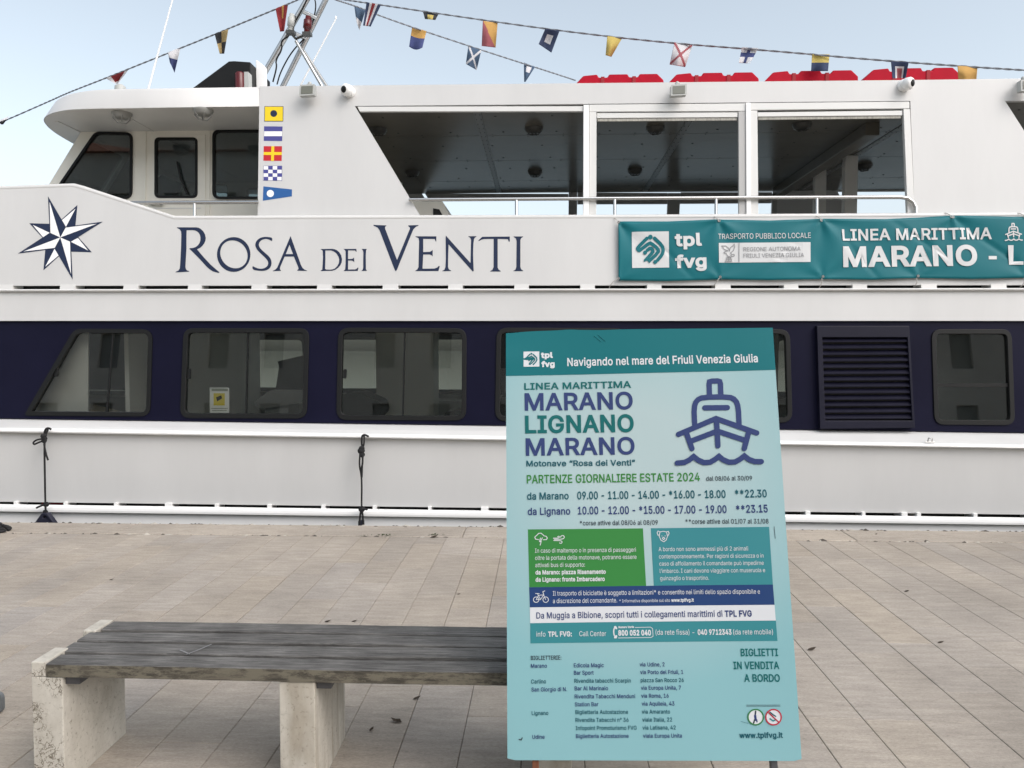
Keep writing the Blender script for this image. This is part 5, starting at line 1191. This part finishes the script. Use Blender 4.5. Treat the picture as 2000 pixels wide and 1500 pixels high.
def flag(q, pat, lab, dep, bulge=.0):
    """q: top-left, top-right, bottom-right, bottom-left in pixels; pat(u,v) -> colour key"""
    n = 18; d = dep((q[0][0] + q[1][0]) / 2) - .012; keys = []; vs, fs, ms = [], [], []
    ph = rng.uniform(0, 6)
    for i in range(n + 1):
        v = i / n
        for j in range(n + 1):
            u = j / n; x = (1 - v) * ((1 - u) * q[0][0] + u * q[1][0]) + v * ((1 - u) * q[3][0] + u * q[2][0]); y = (1 - v) * ((1 - u) * q[0][1] + u * q[1][1]) + v * ((1 - u) * q[3][1] + u * q[2][1]) + bulge * math.sin(math.pi * u) * v
            vs.append(ony(x, y, d + .05 * v * math.sin(5 * u + ph) + .03 * math.sin(4 * v + ph)))
    for i in range(n):
        for j in range(n):
            k = pat((j + .5) / n, (i + .5) / n)
            if k is None: continue
            if k not in keys: keys.append(k)
            a = i * (n + 1) + j; fs.append((a, a + 1, a + n + 2, a + n + 1)); ms.append(keys.index(k))
    base = np.mean(vs, axis=0); top = (vs[0] + vs[n]) / 2
    me = bpy.data.meshes.new('signal_flag'); me.from_pydata([tuple(p - top) for p in vs], [], fs)
    for k in keys: me.materials.append(CL[k])
    me.polygons.foreach_set('material_index', ms); me.polygons.foreach_set('use_smooth', [True] * len(fs))
    o = bpy.data.objects.new('signal_flag', me); COL.objects.link(o); o.location = top
    sm = o.modifiers.new('thickness', 'SOLIDIFY'); sm.thickness = .002
    tag(o, lab, 'flag', 'signal flags strung over the ferry'); return o
half = lambda a, b, t=.5: (lambda u, v: a if v < t else b)
def cross(bg_, fg, wx=.16): return lambda u, v: fg if abs(u - .5) < wx or abs(v - .5) < wx else bg_
def salt(bg_, fg, w_=.13): return lambda u, v: fg if abs(u - v) < w_ or abs(u + v - 1) < w_ else bg_
def boxed(bg_, fg, m_=.27): return lambda u, v: fg if m_ < u < 1 - m_ and m_ < v < 1 - m_ else bg_
def nested(a, b, cc): return lambda u, v: cc if .36 < u < .64 and .4 < v else b if .22 < u < .78 and .25 < v else a
dl, dm, du = depth_left, depth_mid, depth_up
flag([(-3, 236), (18, 227), (6, 243), (2, 243)], lambda u, v: 'k' if v > .35 else 'w', 'small dark and white pennant cut by the left edge of the photo', dl)
flag([(207, 153), (251, 136), (231, 163), (226, 164)], lambda u, v: 'r' if .22 < u and v > .0 and u + .1 * v < .85 and v < .8 else 'w', 'white pennant with a red centre just above the roof', dl)
flag([(328, 103), (353, 92), (341, 142), (332, 122)], half('w', 'b', .48), 'white over blue pennant beside the tall whip antenna', dl)
flag([(419, 66), (446, 57), (438, 105), (429, 105)], lambda u, v: 'k' if (u < .5) == (v < .5) else 'g', 'flag quartered in black and yellow left of the mast', dl)
flag([(538, 17), (563, 6), (555, 61), (547, 62)], lambda u, v: 'o' if abs(u - .6) < .09 and v < .5 else 'r', 'narrow faded red flag with a yellow stripe touching the mast', dl)
flag([(692, 13), (714, 20), (702, 59), (697, 45)], half('s', 'w', .62), 'blue over white pennant, first on the short line', dm)
flag([(716, 4), (744, 10), (724, 52), (709, 50)], lambda u, v: 'nwrwn'[min(4, int(u * 5))], 'flag with navy, white and red stripes nearest the mast', du)
flag([(805, 52), (833, 61), (825, 93), (799, 91)], half('o', 'b', .45), 'orange over blue flag with a rounded lower edge', dm, 5)
flag([(915, 88), (940, 99), (931, 137), (910, 125)], salt('s', 'w', .08), 'blue flag with a thin white diagonal cross', dm)
flag([(1023, 122), (1045, 131), (1026, 160), (1024, 160)], lambda u, v: 'w' if .3 < u < .8 and .12 < v < .45 else 's', 'small blue pennant with a white patch, last on the short line', dm)
flag([(826, 23), (857, 27), (850, 39), (830, 37)], lambda u, v: 'y' if .25 < u < .75 and v > .35 else 'k', 'small folded black flag with a yellow centre', du)
flag([(943, 41), (972, 45), (968, 93), (941, 90)], lambda u, v: 'o' if u > v * .95 + .02 else 'p', 'flag split diagonally into yellow and red', du)
flag([(1065, 56), (1093, 60), (1077, 103), (1052, 86)], boxed('n', 'w', .3), 'navy flag with a white square in its centre', du)
flag([(1186, 71), (1216, 73), (1194, 111), (1183, 108)], lambda u, v: 'y', 'plain yellow flag tapering to a torn lower end', du)
flag([(1317, 83), (1353, 87), (1338, 131), (1308, 126)], salt('w', 'p', .09), 'white flag with a red diagonal cross', du)
flag([(1449, 92), (1481, 94), (1465, 124), (1443, 123)], lambda u, v: None if (u > .75 and v > .75 and (u + v) % .14 < .07) else ('b' if abs(u - .5) < .12 or abs(v - .48) < .13 else 'w'), 'white flag with a blue upright cross and a frayed corner', du)
flag([(1586, 106), (1620, 106), (1617, 139), (1584, 139)], half('y', 'n', .5), 'yellow over navy flag hanging in front of a red float', du)
flag([(1740, 120), (1775, 121), (1769, 153), (1743, 153)], nested('n', 'w', 'p'), 'navy flag with a white and red panel above the camera on the right', du)
flag([(1870, 129), (1909, 130), (1907, 156), (1872, 156)], lambda u, v: 'o', 'plain orange flag beyond the last red float', du)

# ================================================================== things behind the saloon windows
PAPER = M('paper', (.70, .70, .69), .6)
mb = MB(); mb.solid([SP.uvs([(409.5, 757), (447.5, 757), (447.5, 806.5), (409.5, 806.5)])], SP.p3, -.002, -.004)
pn = mb.build('notice_sheet', PAPER); tag(pn, 'white paper notice with a yellow square taped inside the second saloon window', 'notice')
mb = MB(); poly(mb, SP, [[(417, 768), (439, 768), (439, 792), (417, 792)]], 0, -.0015); poly(mb, SP, [[(422, 776), (432, 772), (434, 778), (424, 784)]], 1, -.0008); poly(mb, SP, [[(413, 759), (445, 759), (445, 764), (413, 764)]], 2, -.0012)
poly(mb, SP, [[(412, 797), (445, 797), (445, 798.5), (412, 798.5)]], 2, -.0012); poly(mb, SP, [[(414, 801), (443, 801), (443, 802.5), (414, 802.5)]], 2, -.0012)
mb.build('notice_print', [M('notice_yellow', (.62, .50, .04), .6), INTD, M('notice_grey', (.25, .27, .22), .6)], pn, recalc=False)
q = SidePlane(8.35)
mb = MB(); mb.solid([q.uvs(rnd([(494, 786), (528, 762), (593, 762), (593, 786), (505, 800)], 6))], q.p3, 0, -.5); mb.box((q.uv(515, 790)[0], 8.4, .28), (q.uv(560, 790)[0], 8.8, q.uv(515, 790)[1])); tag(mb.build('saloon_counter', M('counter_grey', (.13, .13, .125), .5)), 'grey counter with a pointed end behind the second saloon window', 'counter')
mb = MB(); mb.solid([q.uvs([(534, 706), (552, 702), (594, 692), (597, 770), (529, 770), (537, 716)])], lambda u, v, o=0: q.p3(u, v, o - .12), .0, -.12)
tag(mb.build('till_screen', INTD, bevel=.01), 'black till screen standing on the grey counter', 'screen')
def seat(px, py, wpx, hpx, lab):
    s_ = SidePlane(8.4); u0, v1 = s_.uv(px, py); u1, v0 = s_.uv(px + wpx, py + hpx)
    mb = MB(); mb.solid([rnd([(u0, v1 - .02), (u0 + (u1 - u0) * .45, v1), (u1, v0 + .12), (u1 + .02, v0), (u0, v0 - .5)], .03)], s_.p3, 0, -.45); e = mb.build('passenger_seat', INTD, ferry, bevel=.02); e['label'] = lab
    mb = MB(); mb.box((u0, 8.4, .66), (u0 + .5, 8.85, .76)); mb.build('seat_pad', INTD, e, bevel=.02)
    mb = MB(); mb.box((u0 + .1, 8.5, .28), (u0 + .2, 8.75, .66)); mb.build('pedestal', STEEL, e)
seat(667, 766, 75, 40, 'black seat back low in the left half of the third saloon window'); seat(868, 802, 44, 20, 'black seat back in the lower right corner of the third saloon window')
seat(973, 775, 40, 60, 'black seat half hidden behind the timetable board')

# ================================================================== weeds in the kerb joint, dead leaves on the stone
GREEN = M('weed_leaf', (.05, .065, .025), .7, var=.3, vs=30); LEAF = M('dead_leaf', (.05, .035, .022), .8, var=.4, vs=40)
def weed(px, py, n, h, lab):
    c = onz(px, py, 0.0); r = np.random.RandomState(int(px)); mb = MB()
    for k in range(n):
        a, l = r.uniform(0, 6.28), h * r.uniform(.5, 1.1); b = c + np.array([r.normal(0, h * .9), r.normal(0, .012), 0]); d = np.array([math.cos(a), math.sin(a) * .5, r.uniform(.3, 1.1)]); d /= np.linalg.norm(d); s_ = np.cross(d, [0, 0, 1]); s_ /= np.linalg.norm(s_) + 1e-9
        m_ = b + d * l * .5; w_ = l * .16; mb.add([b, m_ + s_ * w_, b + d * l - np.array([0, 0, l * .15]), m_ - s_ * w_], [(0, 1, 2, 3)])
    for v in range(len(mb.v)): mb.v[v] = (mb.v[v][0], mb.v[v][1], max(.001, mb.v[v][2]))
    tag(mb.build('weed', GREEN, recalc=False), lab, 'weed', 'weeds in the kerb joint')
weed(750, 1047, 34, .035, 'small green weed tuft in the kerb joint below the doubled rope'); weed(847, 1046, 30, .035, 'small green weed tuft in the kerb joint left of the timetable board'); weed(714, 1047, 18, .022, 'tiny sparse weed in the kerb joint just left of the larger tuft')
mb = MB(); r = np.random.RandomState(9)
for k in range(420):
    x = r.uniform(-5.6, 5.2); e = r.rand() < .6; y = EDGE_Y - abs(r.normal(0, .012)) if e else KERB_Y + r.normal(0, .006); z = .006 if e else .0; q = r.uniform(.004, .016) * (1.6 if r.rand() < .15 else 1); h = q * r.uniform(.3, .8)
    n = 6; ring = [(x + q * r.uniform(.8, 2.2) * math.cos(a), y + q * r.uniform(.5, 1) * math.sin(a), z) for a in np.linspace(0, 6.28, n + 1)[:-1]]
    mb.add(ring + [(x, y, z + h)], [(i, (i + 1) % n, n) for i in range(n)], int(r.rand() < .45))
tag(mb.build('kerb_grit', [M('grit_dark', (.07, .06, .05), .9), M('grit_pale', (.42, .39, .34), .9)], recalc=False), kind='stuff')
mb = MB(); r = np.random.RandomState(5)
for k in range(9):
    a = r.uniform(-.4, .4); mb.add([(0, 0, .002), (.014, -.008, .008), (.03, 0, .004 + .006 * r.rand()), (.014, .009, .007)], [(0, 1, 2, 3)]) if k == 0 else None
lm = None
for (px, py, s_, rot, lab) in [(633, 1215, 1.3, .1, 'dead leaf on the paving just behind the bench'), (686, 1215, 1.1, .3, 'flat dead leaf behind the bench, right of the other one'), (806, 1367, 1.2, .5, 'dead leaf in a paving joint under the bench'), (785, 1412, 1.6, 2.8, 'large curled dead leaf on the paving under the bench'), (722, 1429, .9, 1.2, 'tiny dark leaf scrap beside the middle bench leg'), (892, 1161, .8, 0, 'leaf scrap on a paving joint behind the bench, left of the board'), (1766, 1156, 1.1, .2, 'dark leaf in a paving joint at the right'), (1831, 1256, 1.1, .1, 'dark leaf lower down in a paving joint at the right'), (1577, 1271, 1.6, .3, 'large dead leaf right beside the timetable board'), (1707, 1045, 1.2, .4, 'dead leaf on the kerb right of the board'), (213, 1133, 1.0, .2, 'pale leaf scrap on the paving far left of the bench'), (840, 1051, 2.2, .5, 'curled dead leaf against the kerb joint')]:
    c = onz(px, py, .001)
    if lm is None:
        m2 = MB(); m2.add([(0, 0, .002), (.010, -.007, .007), (.022, -.006, .005), (.034, .001, .010), (.022, .009, .006), (.010, .008, .004), (.016, .001, .001)], [(0, 1, 6), (1, 2, 6), (2, 3, 6), (3, 4, 6), (4, 5, 6), (5, 0, 6)]); o = m2.build('dead_leaf', LEAF, recalc=False); lm = o
    else: o = lm.copy(); COL.objects.link(o)
    o.location = c; o.scale = (s_, s_, s_); o.rotation_euler = (0, 0, rot); tag(o, lab, 'leaf', 'dead leaves on the paving')
bpy.data.objects.remove(_to)
